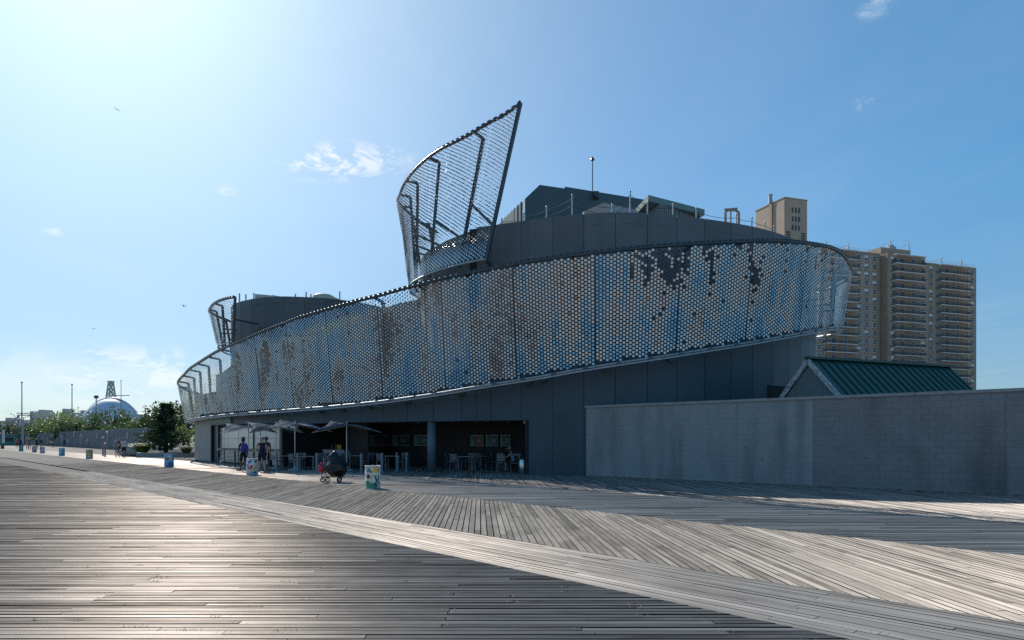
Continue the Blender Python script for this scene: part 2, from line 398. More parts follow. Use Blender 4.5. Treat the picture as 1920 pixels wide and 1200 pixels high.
    rust.build('rusty_nail_heads', mat('nail_rust', (.05, .035, .028), .8, var=.3, scale=30), deck, kind='stuff')
    for _ in range(120):
        y = r.uniform(5.2, 20); x = r.uniform(-.74, .3)*y; y = round((y-4.2)/P)*P + 4.2 - .012
        if x*.74 + y*.673 > 5.6: continue
        for k in range(r.randint(4, 14)):
            a = r.uniform(0, 6.28); l = r.uniform(.015, .06); bx_, by_ = x + r.gauss(0, .05), y + r.gauss(0, .008)
            weeds.quad((bx_-.003, by_, -.02), (bx_+.003, by_, -.02), (bx_+math.cos(a)*l*.7+.001, by_+math.sin(a)*l*.3, l*.5), (bx_+math.cos(a)*l*.7-.001, by_+math.sin(a)*l*.3, l*.5))
    weeds.build('weeds_in_the_gaps', mat('weed_green', (.16, .2, .05), .7, var=.3, scale=4), deck, kind='stuff')
    # beyond the boards one can tell apart: plain sheets in the same timber
    far = MB()
    def strip(s0, s1, ya, yb, mi):
        f = lambda s, y: ((s - .673*y)/.74, y, -.004)
        far.quad(f(s0, ya), f(s1, ya), f(s1, yb), f(s0, yb), mi); far.t[-1] = .5
    strip(-150, 5.85, 42.1, 420, 0); strip(5.85, 7.5, 60.1, 420, 1); strip(7.52, 11.88, 44.1, 420, 2); strip(11.9, 16.48, 44.1, 420, 4); strip(16.5, 60, 56.1, 420, 3)
    far.build('far_decking', [W_A, W_B, W_C, W_E, W_D], deck, kind='stuff')
    back = MB(); back.quad((-70, -45, -.004), (60, -45, -.004), (60, 4.1, -.004), (-70, 4.1, -.004)); back.t[-1] = .5
    back.build('decking_towards_beach', W_Z, deck, kind='stuff')
deck_boards()

# ------------------------------------------------------------------ the aquarium
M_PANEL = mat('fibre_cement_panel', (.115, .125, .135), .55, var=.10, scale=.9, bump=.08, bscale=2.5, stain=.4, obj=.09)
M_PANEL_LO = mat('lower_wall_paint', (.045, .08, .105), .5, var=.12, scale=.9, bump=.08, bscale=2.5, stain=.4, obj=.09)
M_PANEL_D = mat('patched_dark_panel', (.06, .08, .095), .6, var=.08, scale=.8)
M_BACK = mat('joint_backing', (.02, .023, .026), .8)
M_SIDING = mat('grey_siding', (.22, .235, .24), .5, var=.1, scale=2, stain=.2)
M_STEEL = mat('painted_dark_steel', (.055, .075, .085), .38, metal=.3, var=.15, scale=6)
M_GALV = mat('galvanised_steel', (.36, .39, .41), .55, metal=.8, var=.15, scale=5)
M_TILE = mat('brushed_aluminium_flap', (.46, .468, .48), .25, metal=1.0, var=.05, scale=1.3)
M_ROOF = mat('roof_membrane', (.3, .3, .29), .9, var=.1, scale=1)
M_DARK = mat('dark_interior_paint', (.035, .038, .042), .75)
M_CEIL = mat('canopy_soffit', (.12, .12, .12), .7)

aq = empty('aquarium_building', (0, 36, 0), label='large grey curved building wrapped in a swooping screen of shimmering metal flaps', cat='building')
def aqb(m, name, mats, parent=None, smooth=False, **kw):
    """mesh built in world coordinates, hung on the building"""
    o = m.build(name, mats, None, smooth, **kw); p = parent or aq
    o.parent = p; o.matrix_parent_inverse = Matrix.Translation((0, -36, 0)) if p is aq else Matrix.Identity(4)
    return o

FAC = [(365,54.5),(380,51.5),(400,48.6),(450,44.5),(500,41.9),(551,39.7),(578,38.7),(607,37.6),(641,36.7),(677,35.8),(718,34.9),(763.5,34.2),(813,33.5),(865,32.9),(920,32.3),(977,31.65),(1035,31.05),(1095,30.6),(1153,30.4),(1213,30.5),(1269,30.85),(1321,31.3),(1370,31.85),(1412,32.45),(1450,33.25),(1479,34.15),(1502,35.15),(1517,36.3),(1527,37.5),(1531,38.8)]
fac_pts = [(-24.2,65),(-25.4,62.2),(-26.2,59.6),(-26.2,57.4)] + [tuple(G(p, d)[:2]) for p, d in FAC] + [(17.35,40.4),(17.0,42.0),(16.2,43.5),(14.9,44.8),(13.2,45.6)]
fac = Curve(fac_pts); 
ss = [np.linalg.norm(fac.p - np.array(q), axis=1).argmin() for q in (fac_pts[4], fac_pts[4+len(FAC)-1])]
fac.fs0, fac.fs1 = fac.s[ss[0]] - .3, fac.s[ss[1]] + .3
SP = {}
def sp(px):
    if px not in SP: SP[px] = fac.s_at_px(px)
    return SP[px]
def fpt(s, off=0.0, z=0.0):
    p = fac.at(s)[:2] + fac.nrm(s)*off; return Vector((p[0], p[1], z))
# height of the wall top along the curve
DRUM_Z = 11.75
tops = [(0, 4.8), (sp(366), 5.0), (sp(893), 5.0), (sp(894), DRUM_Z), (fac.len, DRUM_Z)]      # solid wall
sheltered = [(0, 5.0), (sp(366), 5.2), (sp(400), 6.0), (sp(419), 6.5), (sp(480), 7.4), (sp(545), 7.9), (sp(760), 9.0), (sp(960), DRUM_Z), (fac.len, DRUM_Z)]   # where the flaps hang out of the wind
zshel = lambda s: float(np.interp(s, [a for a, _ in sheltered], [b for _, b in sheltered]))
ztop = lambda s: float(np.interp(s, [a for a, _ in tops], [b for _, b in tops]))
OPEN_Z = 2.52
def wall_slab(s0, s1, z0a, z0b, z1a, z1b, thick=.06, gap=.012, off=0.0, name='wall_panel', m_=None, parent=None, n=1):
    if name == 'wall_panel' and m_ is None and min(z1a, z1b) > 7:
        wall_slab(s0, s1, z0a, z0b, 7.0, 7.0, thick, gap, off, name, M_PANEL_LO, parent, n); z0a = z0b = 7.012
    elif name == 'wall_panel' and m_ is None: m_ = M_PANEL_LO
    m = MB()
    for k in range(n):
        a = s0 + (s1-s0)*k/n + (gap if k == 0 else 0); b = s0 + (s1-s0)*(k+1)/n - (gap if k == n-1 else 0)
        f0, f1 = k/n, (k+1)/n; zl = lambda f: z0a+(z0b-z0a)*f; zh = lambda f: z1a+(z1b-z1a)*f
        A, B = fpt(a, off), fpt(b, off); C, D = fpt(b, off-thick), fpt(a, off-thick)
        m.hexa([(A.x,A.y,zl(f0)),(B.x,B.y,zl(f1)),(C.x,C.y,zl(f1)),(D.x,D.y,zl(f0)),(A.x,A.y,zh(f0)),(B.x,B.y,zh(f1)),(C.x,C.y,zh(f1)),(D.x,D.y,zh(f0))])
    return aqb(m, name, m_ or M_PANEL, parent)
SEAM = [522,551,578,607,641,677,718,763.5,813,865,894,920,977,1035,1095,1153,1213,1269,1321,1370,1412,1450,1479,1502,1517,1527]
ribbon_cut = None
for a, b in zip(SEAM, SEAM[1:]):
    z0 = OPEN_Z if b <= 977 else 0.0
    s0, s1 = sp(a), sp(b)
    if a == 977:
        sm = sp(992); wall_slab(s0, sm, OPEN_Z, OPEN_Z, DRUM_Z, DRUM_Z, gap=.002); wall_slab(sm, s1, 0, 0, DRUM_Z, DRUM_Z, gap=.002); continue
    t0, t1 = ztop(s0+.02), ztop(s1-.02)
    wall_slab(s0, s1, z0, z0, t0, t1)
s = sp(1527)
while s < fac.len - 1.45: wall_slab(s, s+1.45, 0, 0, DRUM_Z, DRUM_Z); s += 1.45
wall_slab(sp(1036)+.05, sp(1095)+.25, 0.0, 0.0, 2.95, 3.0, off=.012, thick=.01, name='dark_patch', m_=M_PANEL_D)
# narrow vertical siding round the left end
s = 0.0; se = sp(395)
nb = int(se/.34)
for k in range(nb):
    a, b = se*k/nb, se*(k+1)/nb
    wall_slab(a, b, 0, 0, ztop(a) if a > sp(366)-.5 else 5.1, ztop(b) if b > sp(366)-.5 else 5.1, gap=.006, name='siding_board', m_=M_SIDING)
# header above the shutters
for a, b in ((395, 436), (436, 470), (470, 522)):
    wall_slab(sp(a), sp(b), 2.62, 2.62, ztop(sp(a)), ztop(sp(b)), n=2)
# dark backing behind the joints
m = MB(); N_ = 130
for k in range(N_):
    a, b = fac.len*k/N_, fac.len*(k+1)/N_
    z0 = 2.6 if sp(395) < (a+b)/2 < sp(992) else -.3
    A, B = fpt(a, -.07), fpt(b, -.07); C, D = fpt(b, -.3), fpt(a, -.3); t0, t1 = ztop(a)-.03, ztop(b)-.03
    if t1 - t0 > 2: t0 = t1
    m.hexa([(A.x,A.y,z0),(B.x,B.y,z0),(C.x,C.y,z0),(D.x,D.y,z0),(A.x,A.y,t0),(B.x,B.y,t1),(C.x,C.y,t1),(D.x,D.y,t0)])
aqb(m, 'inner_wall', M_BACK)

# ---- upper drums
def drum(pts, z0, z1, seams_w, parent_name, first=0.0):
    c = Curve(pts); s = first; k = 0
    while s < c.len - .2:
        e = min(s + seams_w, c.len); m = MB()
        A, B = c.at(s+.008), c.at(e-.008); nA, nB = c.nrm(s), c.nrm(e)
        Cc, Dd = B - nB*.1, A - nA*.1
        m.hexa([(*A, z0), (*B, z0), (*Cc, z0), (*Dd, z0), (*A, z1), (*B, z1), (*Cc, z1), (*Dd, z1)])
        aqb(m, 'wall_panel', M_PANEL); s = e
    m = MB(); n = 60
    for k in range(n):
        a, b = c.len*k/n, c.len*(k+1)/n; A, B = c.at(a)-c.nrm(a)*.11, c.at(b)-c.nrm(b)*.11; Cc, Dd = B-c.nrm(b)*.2, A-c.nrm(a)*.2
        m.hexa([(*A, z0), (*B, z0), (*Cc, z0), (*Dd, z0), (*A, z1-.03), (*B, z1-.03), (*Cc, z1-.03), (*Dd, z1-.03)])
    aqb(m, 'drum_backing', M_BACK)
    return c
d1pts = [(-1.5,46),(-3.4,44.5),(-4.8,42),(-5.25,39.6),(-4.87,37.5),(-3.57,35.1),(-2.35,33.55),(-1.45,32.62)]
d1 = drum(d1pts, 5.0, DRUM_Z, 1.45, 'd1')
DRUM2_Z = 11.7
d2pts = [(-14,64),(-18.5,61.5),(-21,58.5),(-21.9,55.5),(-21.7,52.8)] + [tuple(W(p, 0, d)[:2]) for p, d in ((440,50.6),(475,48.9),(502,48.3),(534,48.1),(570,48.3),(606,48.6),(640,49.3))] + [(-10.9,50.6),(-9.6,53),(-9.2,56),(-10.2,60),(-14,64)]
d2 = drum(d2pts, 6.5, DRUM2_Z, 1.42, 'd2')
# roofs
m = MB(); top_loop = [(*p, DRUM_Z-.5) for p in d1.p[::4]] + [(*p, DRUM_Z-.5) for p in fac.p if p[0] > -1.3 and p[1] < 46][::4]
m.poly([Vector(p) for p in top_loop]); aqb(m, 'main_roof', M_ROOF)
m = MB(); m.poly([(*p, DRUM2_Z-.45) for p in d2.p[::5]]); aqb(m, 'rear_roof', M_ROOF)
m = MB(); tl = [fpt(s, -.25, 4.6) for s in np.linspace(sp(400), sp(890), 24)]
ctr = Vector((-7, 50, 6.9))
for a, b in zip(tl, tl[1:]):
    m.quad(a, b, (b.x+6, b.y+16, b.z), (a.x+6, a.y+16, a.z))
aqb(m, 'terrace_roof', M_ROOF)
SB = [(405,704),(419,697),(450,672),(480,655),(545,634),(600,628),(650,606),(700,584),(750,568),(810,556),(850,551),(885,545)]
sbp = []
for px, y in SB:
    p = fpt(sp(px), -6.0); k = (px-960)/F; d_ = p.y; q = Vector((k*d_, d_)); sbp.append((q.x, q.y, EYE + (HZ-y)/F*d_))
for i, (a, b) in enumerate(zip(sbp, sbp[1:])):
    m = MB(); dv = Vector((b[0]-a[0], b[1]-a[1], 0)).normalized(); nv = Vector((-dv.y, dv.x, 0))*.2; g_ = dv*.01
    m.hexa([(a[0]+g_.x,a[1]+g_.y,4.5),(b[0]-g_.x,b[1]-g_.y,4.5),(b[0]+nv.x,b[1]+nv.y,4.5),(a[0]+nv.x,a[1]+nv.y,4.5),(a[0]+g_.x,a[1]+g_.y,a[2]),(b[0]-g_.x,b[1]-g_.y,b[2]),(b[0]+nv.x,b[1]+nv.y,b[2]),(a[0]+nv.x,a[1]+nv.y,a[2])]); aqb(m, 'setback_wall', M_PANEL)

# ---- the open seating bay under the building: ceiling, back wall, side walls
m = MB()
for a, b in zip(np.linspace(sp(522), sp(992), 16), np.linspace(sp(522), sp(992), 16)[1:]):
    A, B, C, D = fpt(a, -.07), fpt(b, -.07), fpt(b, -7), fpt(a, -7)
    m.hexa([(A.x,A.y,OPEN_Z+.03),(B.x,B.y,OPEN_Z+.03),(C.x,C.y,OPEN_Z+.03),(D.x,D.y,OPEN_Z+.03)] + [(q.x,q.y,OPEN_Z+.15) for q in (A,B,C,D)])
aqb(m, 'bay_ceiling', M_CEIL)
bayL, bayR = sp(526), sp(992)
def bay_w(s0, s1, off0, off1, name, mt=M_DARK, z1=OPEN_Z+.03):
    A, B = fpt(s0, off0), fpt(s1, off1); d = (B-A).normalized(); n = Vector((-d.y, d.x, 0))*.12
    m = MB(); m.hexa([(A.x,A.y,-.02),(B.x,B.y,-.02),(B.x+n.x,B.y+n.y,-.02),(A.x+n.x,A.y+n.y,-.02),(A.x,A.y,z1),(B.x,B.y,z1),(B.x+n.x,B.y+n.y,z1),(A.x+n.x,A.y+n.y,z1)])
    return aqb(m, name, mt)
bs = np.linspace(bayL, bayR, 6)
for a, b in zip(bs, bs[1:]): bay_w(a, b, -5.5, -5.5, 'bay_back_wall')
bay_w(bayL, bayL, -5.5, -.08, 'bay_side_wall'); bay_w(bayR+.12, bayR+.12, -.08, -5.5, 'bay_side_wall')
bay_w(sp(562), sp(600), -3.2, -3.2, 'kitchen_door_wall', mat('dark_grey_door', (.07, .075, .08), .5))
# recessed ceiling lamps (unlit)
for px, o_ in ((690,-2),(715,-3),(820,-1.5),(845,-3),(880,-2),(905,-3.2),(960,-2)):
    m = MB(); m.lathe([(.09,-.012),(.1,0),(.1,.02)], fpt(sp(px), o_, OPEN_Z+.008), 12); aqb(m, 'downlight', M_GALV)
m = MB(); c_ = fpt(sp(803), -.3); m.lathe([(.215, -.02), (.215, OPEN_Z+.03)], (c_.x, c_.y, 0), 24); aqb(m, 'round_column', mat('column_paint', (.13, .17, .2), .5, scale=2), smooth=True)
m = MB(); c_ = fpt(sp(975), -.6, OPEN_Z); m.lathe([(.05,-.16),(.08,-.12),(.08,-.02),(.1,0)], c_, 12); aqb(m, 'security_camera', mat('white_plastic', (.75,.75,.73), .4))

# ---- shutters of the grill
sa, sb = sp(403), sp(522)
m_sh = mat('roller_shutter_metal', (.52, .55, .56), .28, metal=.6, var=.12, scale=2.5, stain=.15)
cols = [403, 411, 417.5, 437.5, 466, 488.5, 521]
def flat_panel(s0, s1, z0, z1, off, thick, name, mt, inset=.0):
    A, B = fpt(s0+inset, off), fpt(s1-inset, off); d = (B-A).normalized(); n = Vector((-d.y, d.x, 0))*thick
    m = MB(); m.hexa([(A.x,A.y,z0),(B.x,B.y,z0),(B.x+n.x,B.y+n.y,z0),(A.x+n.x,A.y+n.y,z0),(A.x,A.y,z1),(B.x,B.y,z1),(B.x+n.x,B.y+n.y,z1),(A.x+n.x,A.y+n.y,z1)])
    return aqb(m, name, mt)
for a, b in zip(cols, cols[1:]):
    for z0, z1 in ((1.02, 1.68), (1.70, 2.42)): flat_panel(sp(a), sp(b), z0, z1, -.35, .03, 'shutter_pane', m_sh, .025)
flat_panel(sa, sb, .0, 2.62, -.42, .06, 'shutter_backing', M_STEEL)
flat_panel(sa, sb, .94, 1.0, -.15, .25, 'service_counter', M_STEEL)
for k in range(9): flat_panel(sa, sb, .08+k*.095, .08+k*.095+.06, -.33, .03, 'louvre_slat', m_sh, .03)
flat_panel(sp(395)+.02, sp(403), 0, 2.62, -.2, .1, 'shutter_jamb', M_STEEL); flat_panel(sp(521), sp(526), 0, 2.62, -.1, .12, 'shutter_jamb', M_STEEL)
flat_panel(sp(466)-.05, sp(466)+.05, 1.0, 2.6, -.30, .06, 'mullion', M_STEEL)
A, B = fpt(sp(395), -.07), fpt(sp(526), -.07)
m = MB(); m.hexa([(A.x,A.y,2.625),(B.x,B.y,2.625),(B.x+.4,B.y+.7,2.625),(A.x+.4,A.y+.7,2.625)]+[(A.x,A.y,2.68),(B.x,B.y,2.68),(B.x+.4,B.y+.7,2.68),(A.x+.4,A.y+.7,2.68)]); aqb(m, 'shutter_soffit', M_CEIL)
# sign board with letters
sgn = flat_panel(sp(396), sp(435), 2.66, 3.27, .06, .05, 'sign_board', mat('sign_slate', (.12, .15, .165), .5))
def text(body, size, parent_fn, name, mt, origin, direction, extrude=.012, squeeze=1.0):
    cu = bpy.data.curves.new('lettering', 'FONT'); cu.body = body; cu.size = size; cu.extrude = extrude; cu.align_x = 'CENTER'; cu.align_y = 'CENTER'
    o = bpy.data.objects.new('lettering', cu); COL.objects.link(o)
    o.location = origin; o.rotation_euler = (R(90), 0, math.atan2(direction.y, direction.x)); o.scale = (squeeze, 1, 1)
    dg = bpy.context.evaluated_depsgraph_get(); me = bpy.data.meshes.new_from_object(o.evaluated_get(dg)); me.name = name
    o2 = bpy.data.objects.new(name, me); COL.objects.link(o2); o2.matrix_basis = Matrix.Translation(o.location) @ o.rotation_euler.to_matrix().to_4x4() @ Matrix.Diagonal((squeeze, 1, 1, 1))
    bpy.data.objects.remove(o); me.materials.clear(); me.materials.append(mt)
    return o2
a_, b_ = fpt(sp(396), .06), fpt(sp(435), .06); dr = (b_-a_).normalized(); nn = Vector((dr.y, -dr.x, 0))
t_ = text('OCEANSIDE GRILL', .42, None, 'sign_letters', mat('teal_letters', (.42, .78, .82), .35, var=.03), Vector(((a_.x+b_.x)/2, (a_.y+b_.y)/2, 2.96)) + nn*.02, dr, squeeze=(b_-a_).length*.94/3.98)
TW = max(v.co.x for v in t_.data.vertices) - min(v.co.x for v in t_.data.vertices)
mw = Matrix.Translation(Vector(((a_.x+b_.x)/2, (a_.y+b_.y)/2, 2.96)) + nn*.015) @ Matrix.Rotation(math.atan2(dr.y, dr.x), 4, 'Z') @ Matrix.Rotation(R(90), 4, 'X') @ Matrix.Diagonal(((b_-a_).length*.94/TW, 1, 1, 1))
vs, fs = [tuple(v.co) for v in t_.data.vertices], [tuple(p.vertices) for p in t_.data.polygons]
par = list(range(len(vs)))
def root_of(i):
    while par[i] != i: par[i] = par[par[i]]; i = par[i]
    return i
for f_ in fs:
    for q in f_[1:]: par[root_of(q)] = root_of(f_[0])
comp = {}
for f_ in fs: comp.setdefault(root_of(f_[0]), []).append(f_)
for k_, fl in sorted(comp.items(), key=lambda kv: min(vs[i][0] for f_ in kv[1] for i in f_)):
    ids = sorted({i for f_ in fl for i in f_}); mp_ = {i: n for n, i in enumerate(ids)}; m = MB(); m.v = [vs[i] for i in ids]
    for f_ in fl: m.face([mp_[i] for i in f_])
    lo = m.build('letter', t_.data.materials[0], sgn); lo.matrix_basis = mw
bpy.data.objects.remove(t_)
sgn['label'] = 'slate sign board reading OCEANSIDE GRILL'
# dark vent box in the wall above the block wall
flat_panel(sp(1440), sp(1482), 3.15, 4.25, .03, .02, 'wall_vent', mat('vent_black', (.012, .013, .014), .8))
# small soffit lights under the screen
for px in (600, 640, 690, 760, 860, 985, 1012, 1130, 1250):
    s = sp(px); p = fpt(s, .10, 0)
    yb = np.interp(px, [345,420,500,600,700,800,900,1000,1100,1200,1300,1400,1500,1580], [789,778,772,764,755,741,724,708,691,675,659,643,625,609])
    z = EYE + (HZ - yb - 9)/F*p.y; q = fpt(s+.35, .10)
    m = MB(); m.bar((p.x,p.y,z), (q.x,q.y,z), .16, .10); aqb(m, 'floodlight', M_STEEL)

# ------------------------------------------------------------------ shimmering screens
def screen(bot, top, shelter, name, label, post_u, seed, arm=.75, roof_brace=None, rails=(.075, .06), mast=False, cell=(.144, .161), tile=.097, deck_w=.0, gust0=24, panel_w=3.65):
    """ruled surface between two 3-D polylines (same count, left to right). Flaps hang from it column by column."""
    bot = np.array(bot); top = np.array(top)
    def cum(P):
        d = np.linalg.norm(np.diff(P, axis=0), axis=1); return np.concatenate([[0], np.cumsum(d)])
    sm = (cum(bot)+cum(top))/2; Ltot = sm[-1]
    def at(P, s): return np.array([np.interp(s, sm, P[:, i]) for i in range(3)])
    def out_n(s):
        d = at(bot, min(s+.25, Ltot)) - at(bot, max(s-.25, 0)); d = d[:2]/max(1e-6, np.linalg.norm(d[:2])); return np.array([d[1], -d[0], 0])
    # top rail carries the screen
    m = MB(); m.tube([tuple(p) for p in top], rails[0], 10)
    root = aqb(m, name, M_STEEL, smooth=True); root['label'] = label
    m = MB(); m.tube([tuple(p) for p in bot], rails[1], 8); aqb(m, 'bottom_rail', M_GALV, root, smooth=True)
    # sawtooth clips along the top rail
    m = MB(); s = .1
    while s < Ltot:
        p = at(top, s); p2 = at(top, min(s+.16, Ltot)); m.bar((p[0], p[1], p[2]+rails[0]+.015), (p2[0], p2[1], p2[2]+rails[0]+.015), .09, .05); s += .29
    aqb(m, 'rail_clips', mat('clip_dark', (.05, .06, .065), .8), root, kind='stuff')
    # ledge with bright edge below the flaps
    if deck_w:
        m = MB(); n = int(Ltot/.8)
        for k in range(n-8):
            a, b = Ltot*k/n, Ltot*(k+1)/n; A, B = at(bot, a), at(bot, b); na, nb_ = out_n(a), out_n(b)
            A2, B2 = A - na*deck_w, B - nb_*deck_w; A1, B1 = A + na*.06, B + nb_*.06
            m.hexa([(*A1[:2], A[2]-.13), (*B1[:2], B[2]-.13), (*B2[:2], B[2]-.10), (*A2[:2], A[2]-.10), (*A1[:2], A[2]-.07), (*B1[:2], B[2]-.07), (*B2[:2], B[2]-.07), (*A2[:2], A[2]-.07)])
        aqb(m, 'ledge', M_GALV, root)
        m = MB(); s = .5
        while s < Ltot-.5:
            A = at(bot, s) + out_n(s)*.07; B = at(bot, s+.22) + out_n(s)*.07; m.bar((A[0],A[1],A[2]-.02), (B[0],B[1],B[2]-.02), .03, .09); s += 1.45
        aqb(m, 'ledge_brackets', M_STEEL, root, kind='stuff')
    # frames: arm from the top rail, leaning post, brace
    for s in post_u:
        T, B_ = at(top, s), at(bot, s); n = out_n(s); Ti = T - n*arm; Ti[2] -= .12
        m = MB(); m.bar(tuple(T), tuple(Ti), .10, .12); aqb(m, 'frame_arm', M_STEEL, root)
        Bi = B_ - n*(arm*.55); m = MB(); m.bar(tuple(Ti), tuple(Bi), .12, .14); aqb(m, 'frame_post', M_STEEL, root)
        if roof_brace:
            mid = Ti*.5 + Bi*.5; e = mid - n*2.2; e[2] = roof_brace; mm = MB(); mm.bar(tuple(mid), tuple(e), .095, .095); aqb(mm, 'frame_brace', M_STEEL, root)
        else:
            mid = Ti*.42 + Bi*.58; e = mid - n*.9; mm = MB(); mm.bar(tuple(mid), tuple(e), .09, .09); aqb(mm, 'frame_stay', M_STEEL, root)
    # hanging cables and flaps
    nz = vnoise(seed, 90, 40); nz2 = vnoise(seed+1, 200, 90); rr = random.Random(seed)
    m = MB(); cab = MB(); j = 0; s = cell[0]*.6
    while s < Ltot - .05:
        B_, T = at(bot, s), at(top, s); n = out_n(s); along = np.array([-n[1], n[0], 0])
        H = T[2] - B_[2]
        cab.bar(tuple(B_ - n*.012), tuple(T - n*.012), .006, .006)
        k0 = math.ceil((B_[2]+.06)/cell[1]); zsh = shelter(s, Ltot) if callable(shelter) else shelter
        z = (k0 + (.5 if j % 2 else 0))*cell[1]
        while z + tile < T[2] - .06:
            if rr.random() > .002:
                f = (z + tile - B_[2])/H; p = B_*(1-f) + T*f + n*.015        # hinge at the flap's top edge
                wind = min(1, max(0, (z - (zsh - 1.2))/1.5)); wind = wind*wind*(3-2*wind)
                pan = int(s/panel_w); calm = 1.0 - 12.0*min(1, max(0, f)) + 7.5*nz(s/1.0 + pan*7.3, z/2.2+1) + 6.5*nz2(s*3.1 + pan*3.7, z*.6) + rr.gauss(0, 2.4)
                if calm < -13.5: calm -= 17            # blown inwards, mirroring the shaded deck at the wall's foot
                gust = (gust0 if zsh > 6.2 or gust0 > 45 else 22) + 12*nz(s/1.7, z/1.2) + rr.gauss(0, 6)
                a = R(calm*(1-wind) + gust*wind); yaw = R(rr.gauss(0, 1.5) + 4*nz2(s*.7+5, z*.5))
                u = np.array([along[0]*math.cos(yaw) - n[0]*math.sin(yaw), along[1]*math.cos(yaw) - n[1]*math.sin(yaw), 0])
                nn_ = np.array([u[1], -u[0], 0]); nn_ = nn_ if nn_ @ n > 0 else -nn_
                dn = np.array([0, 0, -1])*math.cos(a) + nn_*math.sin(a); th = (np.array([0, 0, 1])*math.sin(a) + nn_*math.cos(a))*.003
                c0 = p - u*tile/2; c1 = p + u*tile/2; c2 = c1 + dn*tile; c3 = c0 + dn*tile
                b0 = len(m.v)
                for q in (c0, c1, c2, c3): m.v.append(tuple(q + th))
                for q in (c0, c1, c2, c3): m.v.append(tuple(q))
                m.face((b0, b0+3, b0+2, b0+1)); m.face((b0+4, b0+5, b0+6, b0+7)); m.face((b0+3, b0+7, b0+6, b0+2)); m.face((b0, b0+4, b0+7, b0+3)); m.face((b0+1, b0+2, b0+6, b0+5))
            z += cell[1]
        pan0 = int(s/panel_w); s += cell[0]; j += 1
        if int(s/panel_w) != pan0: s += .05
    aqb(m, 'metal_flaps', M_TILE, root, kind='stuff'); aqb(cab, 'cables', M_STEEL, root, kind='stuff')
    return root

# lower ribbon: heights read off along the curve
BOT = [(345,789),(420,778),(500,772),(600,764),(700,755),(800,741),(900,724),(1000,708),(1100,691),(1200,675),(1300,659),(1400,643),(1500,625),(1560,613)]
TOP = [(352,695),(370,682),(400,663),(450,640),(500,617),(560,596),(620,577),(680,562),(760,540),(840,520),(900,508),(1000,490),(1100,476),(1200,465),(1300,458),(1400,453),(1450,452),(1500,455),(1550,463),(1574,470)]
s_lo, s_hi = fac.fs0 - 6.5, fac.fs1 + 3.0
ob = lambda s: float(np.interp(s, [sp(366), sp(700), sp(1000), sp(1500)], [.70, 1.0, 1.1, 1.25]))
ot = lambda s: ob(s) + .52
grid = np.arange(s_lo, s_hi, .25)
def heights(table, off, ends):
    S_, Z_ = [], []
    front = [s for s in grid if fac.fs0 < s < fac.fs1]
    pxs = [PX(fpt(s, off(s))) for s in front]
    for px, y in table:
        k = int(np.argmin([abs(q-px) for q in pxs])); s = front[k]; S_.append(s); Z_.append(EYE + (HZ-y)/F*fpt(s, off(s)).y)
    S_ = [s_lo] + S_ + [s_hi]; Z_ = [ends[0]] + Z_ + [ends[1]]
    o = np.argsort(S_); z = np.interp(grid, np.array(S_)[o], np.array(Z_)[o])
    for _ in range(12): z[1:-1] = (z[:-2] + 2*z[1:-1] + z[2:])/4
    return z
zb = heights(BOT, ob, (3.0, 7.9)); zt = heights(TOP, ot, (5.4, 10.6))
bot3 = [tuple(fpt(s, ob(s), z)) for s, z in zip(grid, zb)]; top3 = [tuple(fpt(s, ot(s), z)) for s, z in zip(grid, zt)]
def shel(s, L_):
    sf = s_lo + (s_hi - s_lo)*s/L_
    return zshel(sf) if sf > sp(366) - 1 and sf < fac.fs1 + 1 else 3.0
ribL = np.concatenate([[0], np.cumsum(np.linalg.norm(np.diff(np.array(bot3), axis=0), axis=1)+0)])
Lr = (ribL[-1] + np.sum(np.linalg.norm(np.diff(np.array(top3), axis=0), axis=1)))/2
screen(bot3, top3, shel, 'shimmer_screen', 'long curved ribbon of hanging metal flaps with pipe rail', list(np.arange(.6, Lr-.5, 2.55)), 21, deck_w=.75)
# tall fin over the main drum
fb = [(-3.6,43.2,9.9),(-4.9,41.4,9.9),(-5.5,39.8,9.9),(-5.7,38.2,9.9),(-5.5,36.9,9.9),(-5.19,35.9,9.9),(-4.46,34.6,9.9),(-3.66,33.5,9.9),(-2.8,32.6,9.9),(-1.99,31.85,9.9),(-1.18,31.3,9.9)]
ft = [(-4.9,44.8,15.2),(-5.9,42.8,15.3)] + [tuple(W(p, y, d)) for p, y, d in ((748,381,40.3),(749.6,366,38.6),(758,345,37.0),(773,324,35.6),(794,303,34.4),(821,283,33.3),(854,266,32.4),(881,252,31.8),(908,235.5,31.3),(950,213,30.8),(976,193,30.5))]
def resample(P, n=60):
    P = crom(P, 8); d = np.linalg.norm(np.diff(P, axis=0), axis=1); s = np.concatenate([[0], np.cumsum(d)]); t = np.linspace(0, s[-1], n); return np.array([[np.interp(q, s, P[:, i]) for i in range(3)] for q in t])
fb, ft = resample(fb), resample(ft)
Lf = np.linalg.norm(np.diff((fb+ft)/2, axis=0), axis=1).sum()
fin = screen(fb, ft, lambda s, L_: 11.4, 'fin_screen', 'tall pointed fin of metal flaps rising above the roof', [Lf*q for q in (.1,.25,.38,.5,.67,.86)], 33, gust0=98, arm=.6, roof_brace=DRUM_Z)
m = MB(); m.bar(tuple(ft[-1]), tuple(fb[-1]), .13, .15); aqb(m, 'mast', M_STEEL, fin)
m = MB(); m.bar(tuple(fb[-1] + np.array([0, 0, -.05])), (-1.0, 32.1, 9.8), .12, .12); aqb(m, 'mast_bracket', M_STEEL, fin)
